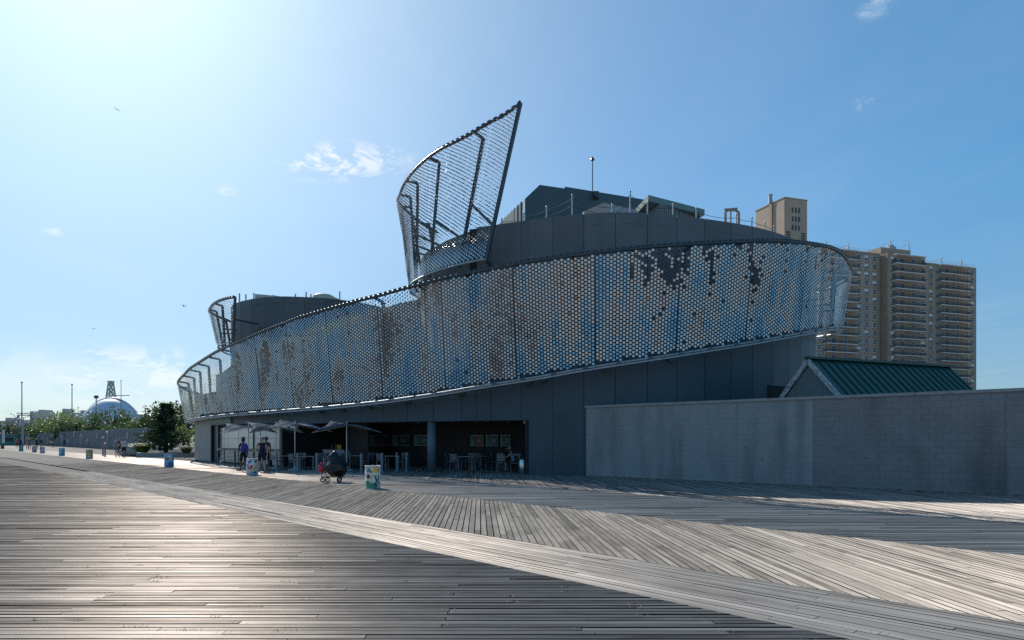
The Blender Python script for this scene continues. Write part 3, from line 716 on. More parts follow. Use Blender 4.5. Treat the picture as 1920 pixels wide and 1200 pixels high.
# small fin on the rear drum
gb = [(-21.6,54.6,8.2),(-21.95,52.6,8.2)] + [tuple(W(p, y, d)) for p, y, d in ((409,652,50.0),(415,647,48.4),(425,643,47.2),(437,640,46.4))]
gt = [(-22.4,55.2,11.0),(-22.75,53.2,11.1)] + [tuple(W(p, y, d)) for p, y, d in ((393,585,51.4),(394,578,50.0),(400,571,48.6),(410,565,47.5),(425,560,46.6),(441,557,46.0))]
gb, gt = resample(gb, 30), resample(gt, 30)
Lg = np.linalg.norm(np.diff((gb+gt)/2, axis=0), axis=1).sum()
fin2 = screen(gb, gt, lambda s, L_: 6.0, 'small_fin_screen', 'short curled fin of metal flaps beside the rear drum', [Lg*q for q in (.2,.45,.7)], 44, gust0=95, arm=.5)
m = MB(); m.bar(tuple(gt[-1]), tuple(gb[-1]), .13, .15); aqb(m, 'mast', M_STEEL, fin2)
m = MB(); m.bar(tuple((gt[-1]+gb[-1])/2), tuple((gt[-1]+gb[-1])/2 + np.array([.9, 2.0, 0])), .1, .1); aqb(m, 'mast_bracket', M_STEEL, fin2)

# ------------------------------------------------------------------ roof: plant rooms, posts, wires
m_pent = mat('blue_grey_cladding', (.05, .075, .085), .5, var=.08, scale=1); m_glass = mat('pale_glazing', (.35, .45, .48), .12, var=.05, scale=1, spec=.8)
m_green = mat('green_grey_metal', (.13, .20, .19), .45, var=.1, scale=2); m_corr = mat('corrugated_grey', (.28, .30, .31), .5, var=.1, scale=2)
def prism(poly, back, name, mt, parent=None):
    m = MB(); n = len(poly); b = [Vector(p) + Vector(back) for p in poly]
    m.v = [tuple(p) for p in poly] + [tuple(p) for p in b]
    m.face(range(n)); m.face([n+i for i in range(n)][::-1])
    for i in range(n): m.face((i, n+i, n+(i+1) % n, (i+1) % n))
    return aqb(m, name, mt, parent)
zr = DRUM_Z - .5
P = lambda px, y, d: W(px, y, d)
pa, pb = W(985, 0, 40), W(1232, 0, 50)
def on_front(px, y):   # a point on the plant room's front plane
    d0 = Vector((pa.x, pa.y)); d1_ = Vector((pb.x, pb.y)); k = (px-960)/F
    t = (k*d0.y - d0.x)/((d1_.x-d0.x) - k*(d1_.y-d0.y)); q = d0 + (d1_-d0)*t
    return Vector((q.x, q.y, EYE + (HZ-y)/F*q.y))
fr = [on_front(985, 372), on_front(1012, 346.5), on_front(1057, 353), on_front(1060, 350), on_front(1232, 378)]
poly = [Vector((fr[0].x, fr[0].y, zr)), Vector((fr[-1].x, fr[-1].y, zr))] + fr[::-1]
pent = prism(poly, (-2.6, 7.5, 0), 'plant_room', m_pent)
gl0 = on_front(985, 372) + Vector((-.02, 0, 0)); gl1 = W(942, 413, 44.5)
m = MB(); A, B, C, D = Vector((gl0.x, gl0.y, zr)), gl0, Vector((gl1.x, gl1.y, gl1.z)), Vector((gl1.x, gl1.y, zr))
bk = Vector((.3, 4, 0)); m.hexa([A, D, D+bk, A+bk, B, C, C+bk, B+bk]); lean = aqb(m, 'sloping_glass_wing', m_glass)
for k in range(1, 7):
    q = k/7; m = MB(); e = A.lerp(D, q); t = B.lerp(C, q); n_ = Vector((-.03, -.03, 0)); m.bar(e+n_, t+n_, .05, .05); aqb(m, 'glazing_bar', M_STEEL, lean)
m = MB(); q = on_front(1117, 368); m.box((q.x, q.y-.15, q.z), (.35, .25, .5)); m.lathe([(.13, 0), (.13, .12)], (q.x, q.y-.4, q.z-.2), 10); aqb(m, 'wall_lamp', M_STEEL, pent)
# canopy plant box, corrugated shed
g0, g1 = W(1238, 380, 38), W(1312, 380, 40.5)
def slab_box(a, b, back, z0, z1, name, mt, parent=None):
    m = MB(); bk = Vector(back); q = [Vector((a.x,a.y,0)), Vector((b.x,b.y,0)), Vector((b.x,b.y,0))+bk, Vector((a.x,a.y,0))+bk]
    m.hexa([(p.x,p.y,z0) for p in q] + [(p.x,p.y,z1) for p in q]); return aqb(m, name, mt, parent)
ztop_g = W(0, 376, 38.5).z
cb = slab_box(g0, g1, (-.9, 3, 0), zr, ztop_g-.35, 'louvred_plant_box', m_corr)
for k in range(22):
    p = Vector((g0.x, g0.y, 0)).lerp(Vector((g1.x, g1.y, 0)), (k+.5)/22); m = MB(); m.bar((p.x, p.y-.03, zr), (p.x, p.y-.03, ztop_g-.36), .045, .05); aqb(m, 'louvre_rib', mat('louvre_green', (.09, .14, .14), .5), cb)
m = MB(); q = [Vector((g0.x-.75, g0.y-.4, 0)), Vector((g1.x+.15, g1.y-.5, 0)), Vector((g1.x-.8, g1.y+3.3, 0)), Vector((g0.x-1.2, g0.y+3.3, 0))]
m.hexa([(p.x, p.y, ztop_g-.33) for p in q] + [(p.x, p.y, ztop_g) for p in q]); aqb(m, 'box_lid', m_green, cb)
cs0, cs1 = W(1132, 380, 36.5), W(1195, 392, 37.5)
poly = [Vector((cs0.x-1.0, cs0.y+.5, zr)), Vector((cs1.x, cs1.y, zr)), Vector((cs1.x, cs1.y, W(0, 394, 37.5).z)), Vector((cs0.x, cs0.y, W(0, 380, 36.5).z)), Vector((cs0.x-1.0, cs0.y+.5, W(0, 396, 37).z))]
prism(poly, (-.5, 2.5, 0), 'corrugated_shed', m_corr)
# roof pipework arch
m = MB(); pp = [W(1360, 430, 34), W(1360, 398, 34), W(1364, 394, 34), W(1380, 394, 34.2), W(1385, 399, 34.3), W(1385, 430, 34.3)]
m.tube(pp, .07, 8); m.tube([W(1370, 430, 34.1), W(1370, 396, 34.1)], .04, 6); m.tube([W(1358, 393, 34), W(1382, 391, 34.2)], .05, 6)
aqb(m, 'roof_pipework', mat('rusty_pipe', (.33, .26, .2), .6, var=.3, scale=8))
# mast with light
m = MB(); m.tube([W(1111, 400, 45), W(1111, 300, 45)], .035, 6); q = W(1111, 299, 45); m.ball(q, (.14, .14, .1), 8, 6); m.ball(q + Vector((0, 0, .14)), .06, 6, 5); aqb(m, 'lightning_mast', M_STEEL)
# guard posts and wires along the main roof
posts = []
for px, h in ((934,.5),(976,.6),(1021,.75),(1070,1.15),(1150,.6),(1185,1.2),(1219,.75),(1269,.75),(1315,.7),(1391,.7),(1421,.7),(1446,.65),(1464,.6)):
    s = sp(px) if px > 900 else None; p = fpt(s, -.35, DRUM_Z-.3)
    m = MB(); m.tube([p, p + Vector((0, 0, h+.15))], .032, 8); m.ball(p + Vector((0, 0, h+.16)), .05, 8, 5); aqb(m, 'guard_post', M_GALV); posts.append(p + Vector((0, 0, h)))
m = MB()
for a, b in zip(posts, posts[1:]):
    for dz in (0, -.3):
        pts = [a.lerp(b, t) + Vector((0, 0, dz - .25*math.sin(math.pi*t)*min(1, (b-a).length/5))) for t in np.linspace(0, 1, 7)]; m.tube(pts, .012, 4, caps=False)
aqb(m, 'guard_wires', M_STEEL)
# rear drum roof: units, posts
for px0, px1, y, nm in ((478,508,551,'roof_unit'),(510,525,553,'roof_unit'),(590,625,553,'roof_unit')):
    a, b = W(px0, y, 52), W(px1, y+1.5, 52.5); slab_box(a, b, (.4, 2.5, 0), DRUM2_Z-.45, a.z, nm, mat('beige_unit', (.5, .47, .4), .6))
m = MB(); q = W(606, 554, 53); m.lathe([(.9, -.9), (.85, -.1), (.6, .05), (0, .12)], q, 16); aqb(m, 'roof_cowl', mat('beige_unit', (.5, .47, .4), .6), smooth=True)
for px, y in ((449,550),(461,552),(476,549.5),(554,551),(574,547.5),(583,551.5),(637,546)):
    q = W(px, y, 50.5); m = MB(); m.tube([(q.x, q.y, DRUM2_Z-.45), q], .05, 6); aqb(m, 'guard_post', M_GALV)
# terrace planting seen over and through the ribbon
def leaf_blob(m, c, r, n, size, rnd, squash=1.0):
    for _ in range(n):
        v = Vector((rnd.gauss(0, 1), rnd.gauss(0, 1), rnd.gauss(0, 1))).normalized() * (rnd.random()**.4); p = Vector(c) + Vector((v.x*r[0], v.y*r[1], v.z*r[2]))
        n_ = Vector((rnd.gauss(0, 1), rnd.gauss(0, 1), rnd.gauss(0, 1)+.4)).normalized(); t = n_.orthogonal().normalized(); b = n_.cross(t); a = rnd.uniform(0, 6.28)
        t, b = t*math.cos(a)+b*math.sin(a), b*math.cos(a)-t*math.sin(a); s = size*rnd.uniform(.6, 1.3)
        m.quad(p - t*s, p - b*s*.45, p + t*s, p + b*s*.45)
M_LEAF = mat('leaf_mid', (.07, .12, .03), .55, var=.35, scale=1.2); M_LEAF_D = mat('leaf_dark', (.03, .06, .022), .6, var=.35, scale=1.2); M_LEAF_L = mat('leaf_light', (.16, .23, .05), .5, var=.3, scale=1.2)
M_BARK = mat('bark', (.10, .075, .055), .9, var=.3, scale=6, bump=.5)
for a in (M_LEAF, M_LEAF_D, M_LEAF_L):
    nt = a.node_tree; b = nt.nodes['Principled BSDF']; tr = nt.nodes.new('ShaderNodeBsdfTranslucent'); mx = nt.nodes.new('ShaderNodeMixShader'); mx.inputs[0].default_value = .35
    src = b.inputs['Base Color'].links[0].from_socket; nt.links.new(src, tr.inputs[0]); nt.links.new(b.outputs[0], mx.inputs[1]); nt.links.new(tr.outputs[0], mx.inputs[2]); nt.links.new(mx.outputs[0], nt.nodes['Material Output'].inputs[0])
rp = random.Random(5)
for i, (px, y, d, n) in enumerate(((503,622,47.8,300),(560,628,45.5,260),(600,622,44.5,340),(640,612,43.2,260),(675,602,42.2,200),(830,572,39.2,220))):
    q = W(px, y, d); e = empty('terrace_shrub', (q.x, q.y, q.z-.6), label=('dusty green shrub on the terrace, ' + ['nearest the small fin', 'second from the small fin', 'third from the small fin', 'fourth from the small fin', 'fifth from the small fin', 'under the tall fin'][i]), cat='shrub', group='shrubs on the roof terrace')
    m = MB(); leaf_blob(m, (0, 0, .6), (.9, .7, .38), n, .07, rp); m.build('foliage', M_LEAF, e)
    m = MB()
    for k in range(5): a = k*1.256; m.tube([(0, 0, -.4), (.3*math.cos(a), .3*math.sin(a), .4), (.6*math.cos(a), .5*math.sin(a), .7)], .015, 4)
    m.build('stems', M_BARK, e)

# ------------------------------------------------------------------ painted block wall on the right
WA, WB = Vector((3.28, 30.2)), Vector((14.66, 19.55)); wd = (WB-WA).normalized(); wn = Vector((wd.y, -wd.x))      # wn faces the boardwalk
WL, WH, WT = 19.2, 3.02, .22
bw = empty('block_wall', (WA.x, WA.y, 0), label='long low block wall painted two greys, between the building and the right edge', cat='wall')
m_wl = mat('wall_paint_pale', (.335, .325, .32), .7, var=.07, scale=1.5, bump=.15, bscale=40, stain=.7, obj=.035); m_wr = mat('wall_paint_mauve', (.255, .23, .23), .7, var=.08, scale=1.5, bump=.15, bscale=40, stain=.7, obj=.05)
def w2(l, o=0.0, z=0.0): p = wd*l + wn*o; return Vector((p.x, p.y, z))
def wall_box(m, l0, l1, o0, o1, z0, z1):
    m.hexa([w2(l0,o1,z0), w2(l1,o1,z0), w2(l1,o0,z0), w2(l0,o0,z0), w2(l0,o1,z1), w2(l1,o1,z1), w2(l1,o0,z1), w2(l0,o0,z1)])
l_split = 9.73; l_j1 = 6.95; l_j2 = 15.15
for a, b, mt in ((0, l_split, m_wl), (l_split, WL, m_wr)):
    m = MB(); wall_box(m, a, b, -WT, -.012, -.3, WH); m.build('wall_core', mt, bw)
blocks = []
for row in range(15):
    z0 = row*.2013; l = -(.2 if row % 2 else 0)
    while l < WL:
        a, b = max(0, l), min(WL, l+.4)
        for c in (l_split, l_j1, l_j2):
            if a < c < b:
                blocks.append((a, c-.008, z0)); a = c + .008
        if b-a > .03: blocks.append((a, b, z0))
        l += .4
blocks.sort(key=lambda q: -q[0]); rb = random.Random(9); rest = {0: MB(), 1: MB()}
vis = 0
for a, b, z0 in blocks:
    k = 0 if (a+b)/2 < l_split else 1; g = .0032 if k else .0018
    m = MB(); pr = rb.uniform(-.0012, .0012)
    wall_box(m, a+g, b-g, -.012, pr, z0+g, z0+.2013-g)
    inview = WA.x + wd.x*a < .75*(WA.y + wd.y*a) + .3
    if inview and vis < 300: m.build('block', (m_wl, m_wr)[k], bw); vis += 1
    else:
        n0 = len(rest[k].v); rest[k].v += m.v
        for f_ in m.f: rest[k].face([n0+i for i in f_])
rest[0].build('smooth_blockwork', m_wl, bw, kind='stuff')
if rest[1].f: rest[1].build('outer_blockwork', m_wr, bw, kind='stuff')
for l_, z_, a_, b_ in ((1.9,2.2,.05,.04),(4.6,1.4,.09,.03),(7.3,1.3,.05,.07),(7.9,.9,.06,.05),(8.9,.45,.08,.03),(11.4,1.0,.06,.04)):
    m = MB(); wall_box(m, l_, l_+a_, .0005, .006, z_, z_+b_); m.build('repair_patch', mat('patch_mortar', (.16, .155, .15), .9, var=.4, scale=9), bw)
m = MB(); wall_box(m, 0, WL, .0, .035, -.02, .045); m.build('base_grime', mat('base_debris', (.2, .18, .15), .95, var=.5, scale=5, bump=.5), bw)
m_cop = mat('coping_stone', (.36, .33, .31), .8, var=.12, scale=4, bump=.2)
l = -.05; 
while l < WL:
    m = MB(); e = min(l+.92, WL); wall_box(m, l+.004, e-.004, -WT-.05, .05, WH+.001, WH+.095); m.build('coping', m_cop, bw); l += .92

# ------------------------------------------------------------------ green-roofed shed behind the wall
sh0, sh1 = Vector((12.2, 28.0)), Vector((20.0, 31.3)); sdv = (sh1-sh0).normalized(); sn = Vector((sdv.y, -sdv.x))
shed = empty('green_roofed_shed', (sh0.x, sh0.y, 0), label='small gabled shed with green seamed metal roof and peeling white barge boards', cat='shed')
m_groof = mat('green_roof_metal', (.018, .075, .06), .42, var=.12, scale=1.5, metal=.1); m_sbd = mat('weathered_boards', (.2, .22, .22), .8, var=.2, scale=3, stretch=(6, 6, .6)); m_wh = mat('peeling_white_paint', (.55, .55, .55), .7, var=.5, scale=9)
def sv(l, o, z): p = sdv*l + sn*o; return Vector((p.x, p.y, z))
SL = (sh1-sh0).length; RZ = 4.95; HW = 2.35
for side in (1, -1):
    m = MB(); e = [sv(-.12, 0, RZ), sv(SL+.1, 0, RZ), sv(SL+.1, side*HW, RZ-HW), sv(-.12, side*HW, RZ-HW)]; up = Vector((sn.x*side, sn.y*side, 1)).normalized()*.05
    if side < 0: e = e[::-1]
    m.hexa([q - up for q in e][::-1] + [q for q in e][::-1]) if False else m.hexa([q - up for q in e] + [q for q in e])
    rf = m.build('roof_slope', m_groof, shed)
    k = 0; l = -.05
    while l < SL:
        mm = MB(); mm.bar(sv(l, side*.06, RZ-.06+.03), sv(l, side*HW, RZ-HW+.03), .035, .05, up=(sn.x*side, sn.y*side, 1)); mm.build('standing_seam', m_groof, rf); l += .42
m = MB(); m.bar(sv(-.15, 0, RZ+.03), sv(SL+.12, 0, RZ+.03), .3, .09); m.build('ridge_cap', m_groof, shed)
for k in range(15):
    o0 = -2.1 + k*.28; o1 = o0 + .272; zt_ = lambda o: RZ-.12-abs(o)
    m = MB(); A, B = sv(0, o0, 0), sv(0, o1, 0); t = Vector((sdv.x, sdv.y, 0))*.03
    q = [Vector((A.x,A.y,0)), Vector((B.x,B.y,0)), Vector((B.x,B.y,0))+t, Vector((A.x,A.y,0))+t]; h = [zt_(o0), zt_(o1), zt_(o1), zt_(o0)]
    m.hexa([(p.x,p.y,1.0) for p in q] + [(p.x,p.y,z) for p, z in zip(q, h)]); m.build('gable_board', m_sbd, shed)
for side in (1, -1):
    m = MB(); m.bar(sv(-.1, 0, RZ-.10), sv(-.1, side*HW, RZ-HW-.10), .05, .2, up=(sn.x*side, sn.y*side, 1)); m.build('barge_board', m_wh, shed)
for o in (-2.1, 2.1):
    m = MB(); A = sv(0, o, 0); B = sv(SL, o, 0); m.bar((A.x, A.y, 1.4), (B.x, B.y, 1.4), .1, 2.6); m.build('side_wall', m_sbd, shed)

# ------------------------------------------------------------------ brick apartment tower far behind
m_brick = mat('tan_brick', (.30, .225, .165), .85, var=.12, scale=.25, bump=.1, bscale=3); m_brick2 = mat('pale_brick_band', (.36, .28, .21), .85, var=.12, scale=.25)
m_slab = mat('balcony_concrete', (.58, .55, .52), .8, var=.1, scale=.3); m_win = mat('window_glass', (.025, .03, .035), .12, var=.3, scale=.2, spec=.6); m_fr = mat('window_frame_white', (.72, .72, .72), .5); m_rail = mat('balcony_rail_dark', (.05, .05, .055), .5)
TZ = 64.0; FL = 2.78
def tplan(px, d0=None):     # plan point on the tower's front line
    a, b = Vector((113.2, 226.0)), Vector((166.9, 244.2)); k = (px-960)/F; t = (k*a.y-a.x)/((b.x-a.x)-k*(b.y-a.y)); return a + (b-a)*t
ta, tb = tplan(1440), tplan(1834.5); tdv = (tb-ta).normalized(); tn_ = Vector((tdv.y, -tdv.x))
tw = empty('apartment_tower', (ta.x, ta.y, 0), math.atan2(tdv.y, tdv.x), label='tall tan brick apartment tower with stacked balconies behind the curved building', cat='building')
TL = (tb-ta).length
def tl(px): return (tplan(px)-ta).length*(1 if px >= 1440 else -1)
def tbox(x0, x1, y0, y1, z0, z1, name, mt, parent=tw): m = MB(); m.box(((x0+x1)/2, (y0+y1)/2, (z0+z1)/2), (x1-x0, y1-y0, z1-z0)); return m.build(name, mt, parent)
# local axes: x along the front, -y towards the camera
tbox(0, tl(1651), 0, 18, -.5, TZ, 'wing_wall', m_brick)
tbox(tl(1651)+.02, TL, .8, 18, -.5, TZ-1.0, 'wing_wall', m_brick)
tbox(tl(1652), tl(1722), -2.6, .78, -.5, TZ-.3, 'stair_bay_wall', m_brick)
for px in (1616.5, 1631.5, 1740.5, 1755, 1820):
    yy = 0 if px < 1650 else .8
    tbox(tl(px)-.55, tl(px)+.55, yy-.12, yy-.01, -.5, TZ-(1.2 if px < 1650 else 2.2), 'pale_brick_strip', m_brick2)
wm = MB(); wm.box((0, -.04, 0), (1.5, .08, 1.62), mi=1)
wm.box((-.34, -.10, .38), (.62, .05, .68), mi=0); wm.box((.34, -.10, .38), (.62, .05, .68), mi=0); wm.box((-.34, -.09, -.4), (.62, .05, .68), mi=0); wm.box((.34, -.09, -.4), (.62, .05, .68), mi=0); wm.box((0, -.14, -.88), (1.7, .26, .1), mi=2)
wme = wm.mesh('window', [m_win, m_fr, m_slab])
wm = MB(); wm.box((0, -.04, 0), (1.5, .08, 1.62), mi=1); wm.box((-.34, -.10, .38), (.62, .05, .68), mi=2); wm.box((.34, -.10, .38), (.62, .05, .68), mi=2); wm.box((-.34, -.09, -.4), (.62, .05, .68), mi=0); wm.box((.34, -.09, -.4), (.62, .05, .68), mi=0)
wme2 = wm.mesh('window_blind_down', [m_win, m_fr, mat('pale_blind', (.6, .61, .62), .7)])
ac = MB(); ac.box((0, -.18, 0), (.66, .36, .42)); ac.box((0, -.37, 0), (.56, .02, .32)); ace = ac.mesh('window_air_conditioner', mat('ac_beige', (.4, .38, .34), .6))
rt = random.Random(17); low = 8
colsW = [(1535, 0), (1610, 0), (1624, 0), (1639, 0), (1717, -2.6), (1661, -2.6), (1733, .8), (1748.7, .8), (1826.7, .8)]
for f_ in range(low, 23):
    zc = TZ - (22-f_)*FL - 2.0
    for px, yo in colsW:
        drop = 1.0 if px > 1725 else (.3 if 1650 < px < 1722 else 0)
        inst('window', wme if rt.random() > .3 else wme2, tw, (tl(px), yo, zc-drop))
        if rt.random() < .28: inst('air_conditioner', ace, tw, (tl(px)+rt.choice((-.3, .3)), yo, zc-drop-1.25))
bal = MB(); bal.box((0, -.9, 0), (1, 1.8, .22))
def balcony_stack(px0, px1, yo, drop, code):
    x0, x1 = tl(px0), tl(px1); Wb = x1-x0
    s_me = MB(); s_me.box((Wb/2, -.95, 0), (Wb, 1.9, .24)); s_me = s_me.mesh('balcony_slab', m_slab)
    r_me = MB()
    for a, b in (((0.05, -1.85), (Wb-.05, -1.85)), ((0.05, -1.85), (.05, -.05)), ((Wb-.05, -1.85), (Wb-.05, -.05))):
        r_me.bar((*a, 1.05), (*b, 1.05), .06, .06)
        n = max(2, int(math.hypot(b[0]-a[0], b[1]-a[1])/.2))
        for k in range(n+1): r_me.bar((a[0]+(b[0]-a[0])*k/n, a[1]+(b[1]-a[1])*k/n, .1), (a[0]+(b[0]-a[0])*k/n, a[1]+(b[1]-a[1])*k/n, 1.05), .05, .05)
    r_me = r_me.mesh('balcony_railing', m_rail)
    d_me = MB(); d_me.box((0, -.04, 0), (2.3, .08, 2.1), mi=1); d_me.box((-.55, -.09, 0), (1.0, .05, 1.95)); d_me.box((.55, -.09, 0), (1.0, .05, 1.95)); d_me = d_me.mesh('balcony_door', [m_win, m_fr])
    for f_ in range(low, 23):
        z = TZ - (22-f_)*FL - 3.35 - drop
        sl = inst('balcony_slab', s_me, tw, (x0, yo, z)); rl = inst('balcony_railing', r_me, sl)
        inst('balcony_door', d_me, tw, (x0+Wb*.34, yo, z+1.2)); inst('window', wme, tw, (x0+Wb*.72, yo, z+1.45))
        if Wb > 9.5: inst('window', wme, tw, (x0+Wb*.1, yo, z+1.45))
    tbox(x0-.1, x1+.1, yo-2.0, yo, TZ-.55-drop, TZ-.3-drop, 'balcony_canopy', m_slab)
balcony_stack(1543, 1601, 0, .2, 'C'); balcony_stack(1660, 1715, -2.6, .6, 'A'); balcony_stack(1761, 1815, .8, 1.2, 'B')
# roof: railing, lift houses, aerials
m = MB()
for x0, x1, z in ((tl(1534), tl(1650), TZ), (tl(1722), TL, TZ-1.0)):
    for zz in (.55, 1.1): m.bar((x0, .3+(0 if z == TZ else .8), z+zz), (x1, .3+(0 if z == TZ else .8), z+zz), .05)
    n = int((x1-x0)/1.5)
    for k in range(n+1): m.bar((x0+(x1-x0)*k/n, .3+(0 if z == TZ else .8), z), (x0+(x1-x0)*k/n, .3+(0 if z == TZ else .8), z+1.1), .05)
m.build('roof_railing', mat('galv_far', (.4, .42, .44), .5, metal=.5), tw)
tbox(tl(1656), tl(1712), 1.0, 9, TZ-.5, TZ+2.6, 'lift_house', m_brick2); m = MB(); m.lathe([(.9,0),(.9,1.6),(1.1,1.7),(1.1,2.0)], (tl(1688), 4, TZ+2.6), 12); m.box((tl(1692), 4, TZ+3.4), (1.6, 1.6, 1.6)); m.build('roof_tank', M_GALV, tw)
# tall stair head on the wing behind
sx0, sx1 = tl(1483), tl(1526); ph = tbox(sx0, sx1, 3, 17, TZ-.5, 79.6, 'stair_tower_wall', m_brick2)
tbox(sx0-.15, sx1+.15, 2.85, 17.15, 79.6, 79.9, 'parapet_cap', m_brick)
for dz in (0, 4.6, 9.2):
    for dx in (-1.3, 0, 1.3): tbox((sx0+sx1)/2+dx-.28, (sx0+sx1)/2+dx+.28, 2.9, 2.995, 76.2-dz*.62-1.0, 76.2-dz*.62+.6, 'slit_window', m_win, ph)
for dx in (-3.0, 3.0):
    for k in range(4): tbox((sx0+sx1)/2+dx-.75, (sx0+sx1)/2+dx+.75, 2.88, 2.99, 66.0+k*.8, 66.45+k*.8, 'vent_louvre', m_win, ph)
tbox(sx0-.4, sx0-.02, 8.5, 9.8, TZ-.5, 80.6, 'flue', m_brick, ph); m = MB(); m.lathe([(.6,0),(.6,2.4),(.75,2.5),(.75,2.8)], (sx0-.1, 9.5, 80), 10); m.build('flue_cowl', M_GALV, ph)
for i, (px, base) in enumerate(((1553, TZ), (1595, TZ), (1675, TZ+2.6), (1709, TZ+2.6), (1770, TZ-1), (1808, TZ-1))):
    m = MB(); x = tl(px); h = 3.2
    for sx in (-.7, .7): m.bar((x+sx, 1.2, base), (x, 1.2, base+2.4), .14)
    m.bar((x-.45, 1.2, base+.9), (x+.45, 1.2, base+.9), .1); m.bar((x, 1.2, base+2.3), (x, 1.2, base+3.7), .07); m.bar((x-3.4, 1.2, base+.7), (x+1.6, 1.2, base+2.7), .09)
    m.build('roof_davit', mat('davit_grey', (.35, .36, .38), .5), tw)

# ------------------------------------------------------------------ trees and planting
def leafy(name, loc, h, rx, rz, nclump, nleaf, size, mt, label, cat, group=None, seed=0, trunk=.3, crown_z=.62, stems=1, spiky=False):
    rd = random.Random(seed); e = empty(name, loc, label=label, cat=cat, group=group)
    m = MB(); tips = []
    for s_ in range(stems):
        a0 = rd.uniform(0, 6.28); top = Vector((math.cos(a0)*rx*.25*(stems > 1), math.sin(a0)*rx*.25*(stems > 1), h*.8))
        pts = [Vector((0, 0, -.1)), Vector((rd.uniform(-.1, .1)*rx, rd.uniform(-.1, .1)*rx, h*.3)) + top*.15*(stems > 1), top]; m.tube(pts, [trunk, trunk*.7, trunk*.15], 7)
        for k in range(7):
            a = rd.uniform(0, 6.28); z0 = h*rd.uniform(.25, .7); p0 = pts[1].lerp(pts[2], max(0, (z0/h-.3)/.5)); p1 = Vector((math.cos(a)*rx*rd.uniform(.5, .95), math.sin(a)*rx*rd.uniform(.5, .95), z0 + h*rd.uniform(.05, .25)))
            m.tube([p0, p0.lerp(p1, .5) + Vector((0, 0, h*.03)), p1], [trunk*.4, trunk*.25, trunk*.06], 5); tips.append(p1)
    m.build('trunk', M_BARK, e)
    m = MB()
    for k in range(nclump):
        if k < len(tips): c = tips[k]
        else:
            u = rd.uniform(0, 6.28); v = rd.uniform(-1, 1); r_ = rd.random()**.4
            c = Vector((math.cos(u)*rx*r_*math.sqrt(1-v*v), math.sin(u)*rx*r_*math.sqrt(1-v*v), h*crown_z + v*rz*r_))
        cr_ = rx*rd.uniform(.16, .34); leaf_blob(m, c, (cr_, cr_, cr_*.75), nleaf, size, rd)
    m.build('crown', mt, e)
    return e
def conifer(name, loc, h, rx, label, cat, seed, mt, n=46, size=.12):
    rd = random.Random(seed); e = empty(name, loc, label=label, cat=cat)
    m = MB(); m.tube([(0,0,-.1), (.1,0,h*.5), (-.05,.05,h)], [.22, .14, .03], 7); cm = MB()
    for k in range(n):
        f_ = (k+.5)/n; z = h*(.04 + .93*f_); L_ = rx*(1-f_*.86)*rd.uniform(.65, 1.15)
        for j in range(4):
            a = rd.uniform(0, 6.28); tip = Vector((math.cos(a)*L_, math.sin(a)*L_, z + L_*rd.uniform(.05, .45)))
            m.tube([(0, 0, z), tip*.5 + Vector((0, 0, z*.5)), tip], [.035, .02, .008], 4)
            for q in range(5):
                c = Vector((0, 0, z)).lerp(tip, .3+.17*q); leaf_blob(cm, c, (.26, .26, .2), 7, size, rd)
    m.build('trunk', M_BARK, e); cm.build('crown', mt, e); return e
PLANT_Z = .42
pl_a, pl_b = GY(255, 858), GY(367, 857)
plm = MB()
pld = (pl_b-pl_a).normalized(); pln = Vector((-pld.y, pld.x, 0))
def pbox(a, b, w_, z0, z1): plm.hexa([(a.x,a.y,z0),(b.x,b.y,z0),(b.x+pln.x*w_,b.y+pln.y*w_,z0),(a.x+pln.x*w_,a.y+pln.y*w_,z0),(a.x,a.y,z1),(b.x,b.y,z1),(b.x+pln.x*w_,b.y+pln.y*w_,z1),(a.x+pln.x*w_,a.y+pln.y*w_,z1)])
planter = empty('concrete_planter', pl_a, label='low grey concrete planter at the left end of the building, full of shrubs', cat='planter')
def planter_part(fn, name, mt):
    m = MB(); fn(m); o = m.build(name, mt, planter); o.matrix_parent_inverse = Matrix.Translation(-pl_a); return o
def pb(m, a, b, o0, o1, z0, z1):
    q = [a+pln*o0, b+pln*o0, b+pln*o1, a+pln*o1]; m.hexa([(p.x,p.y,z0) for p in q] + [(p.x,p.y,z1) for p in q])
m_conc = mat('planter_concrete', (.33, .34, .34), .8, var=.1, scale=2, bump=.15, stain=.2)
planter_part(lambda m: pb(m, pl_a, pl_b, 0, .18, -.02, PLANT_Z), 'front_kerb', m_conc)
planter_part(lambda m: pb(m, pl_a, pl_a+pld*.18, .185, 12, -.02, PLANT_Z), 'end_kerb', m_conc)
planter_part(lambda m: pb(m, pl_a+pld*.19, pl_b, .19, 12, -.02, PLANT_Z-.06), 'soil', mat('soil', (.06, .045, .03), .95))
def gp(px, d, z=0.0): return G(px, d, z)
conifer('juniper_tree', gp(311, 66, PLANT_Z-.05), 4.7, 3.0, 'dark ragged juniper in the concrete planter beside the building', 'tree', 3, M_LEAF_D, 44, .14)
leafy('leafy_shrub', gp(344, 63.5, PLANT_Z-.05), 2.6, 1.3, 1.0, 26, 34, .10, M_LEAF_L, 'bright lime green bush squeezed against the building wall', 'shrub', None, 5, .06, .6, 3)
leafy('leafy_shrub', gp(353, 72, PLANT_Z-.05), 5.2, 2.2, 2.0, 34, 46, .15, M_LEAF_D, 'tall dark shrub behind the lime bush at the building corner', 'shrub', None, 6, .1, .6, 3)
leafy('leafy_shrub', gp(300, 72, PLANT_Z-.05), 3.2, 2.0, 1.3, 24, 36, .13, M_LEAF_D, 'low dark shrub behind the juniper', 'shrub', None, 8, .1, .55, 3)
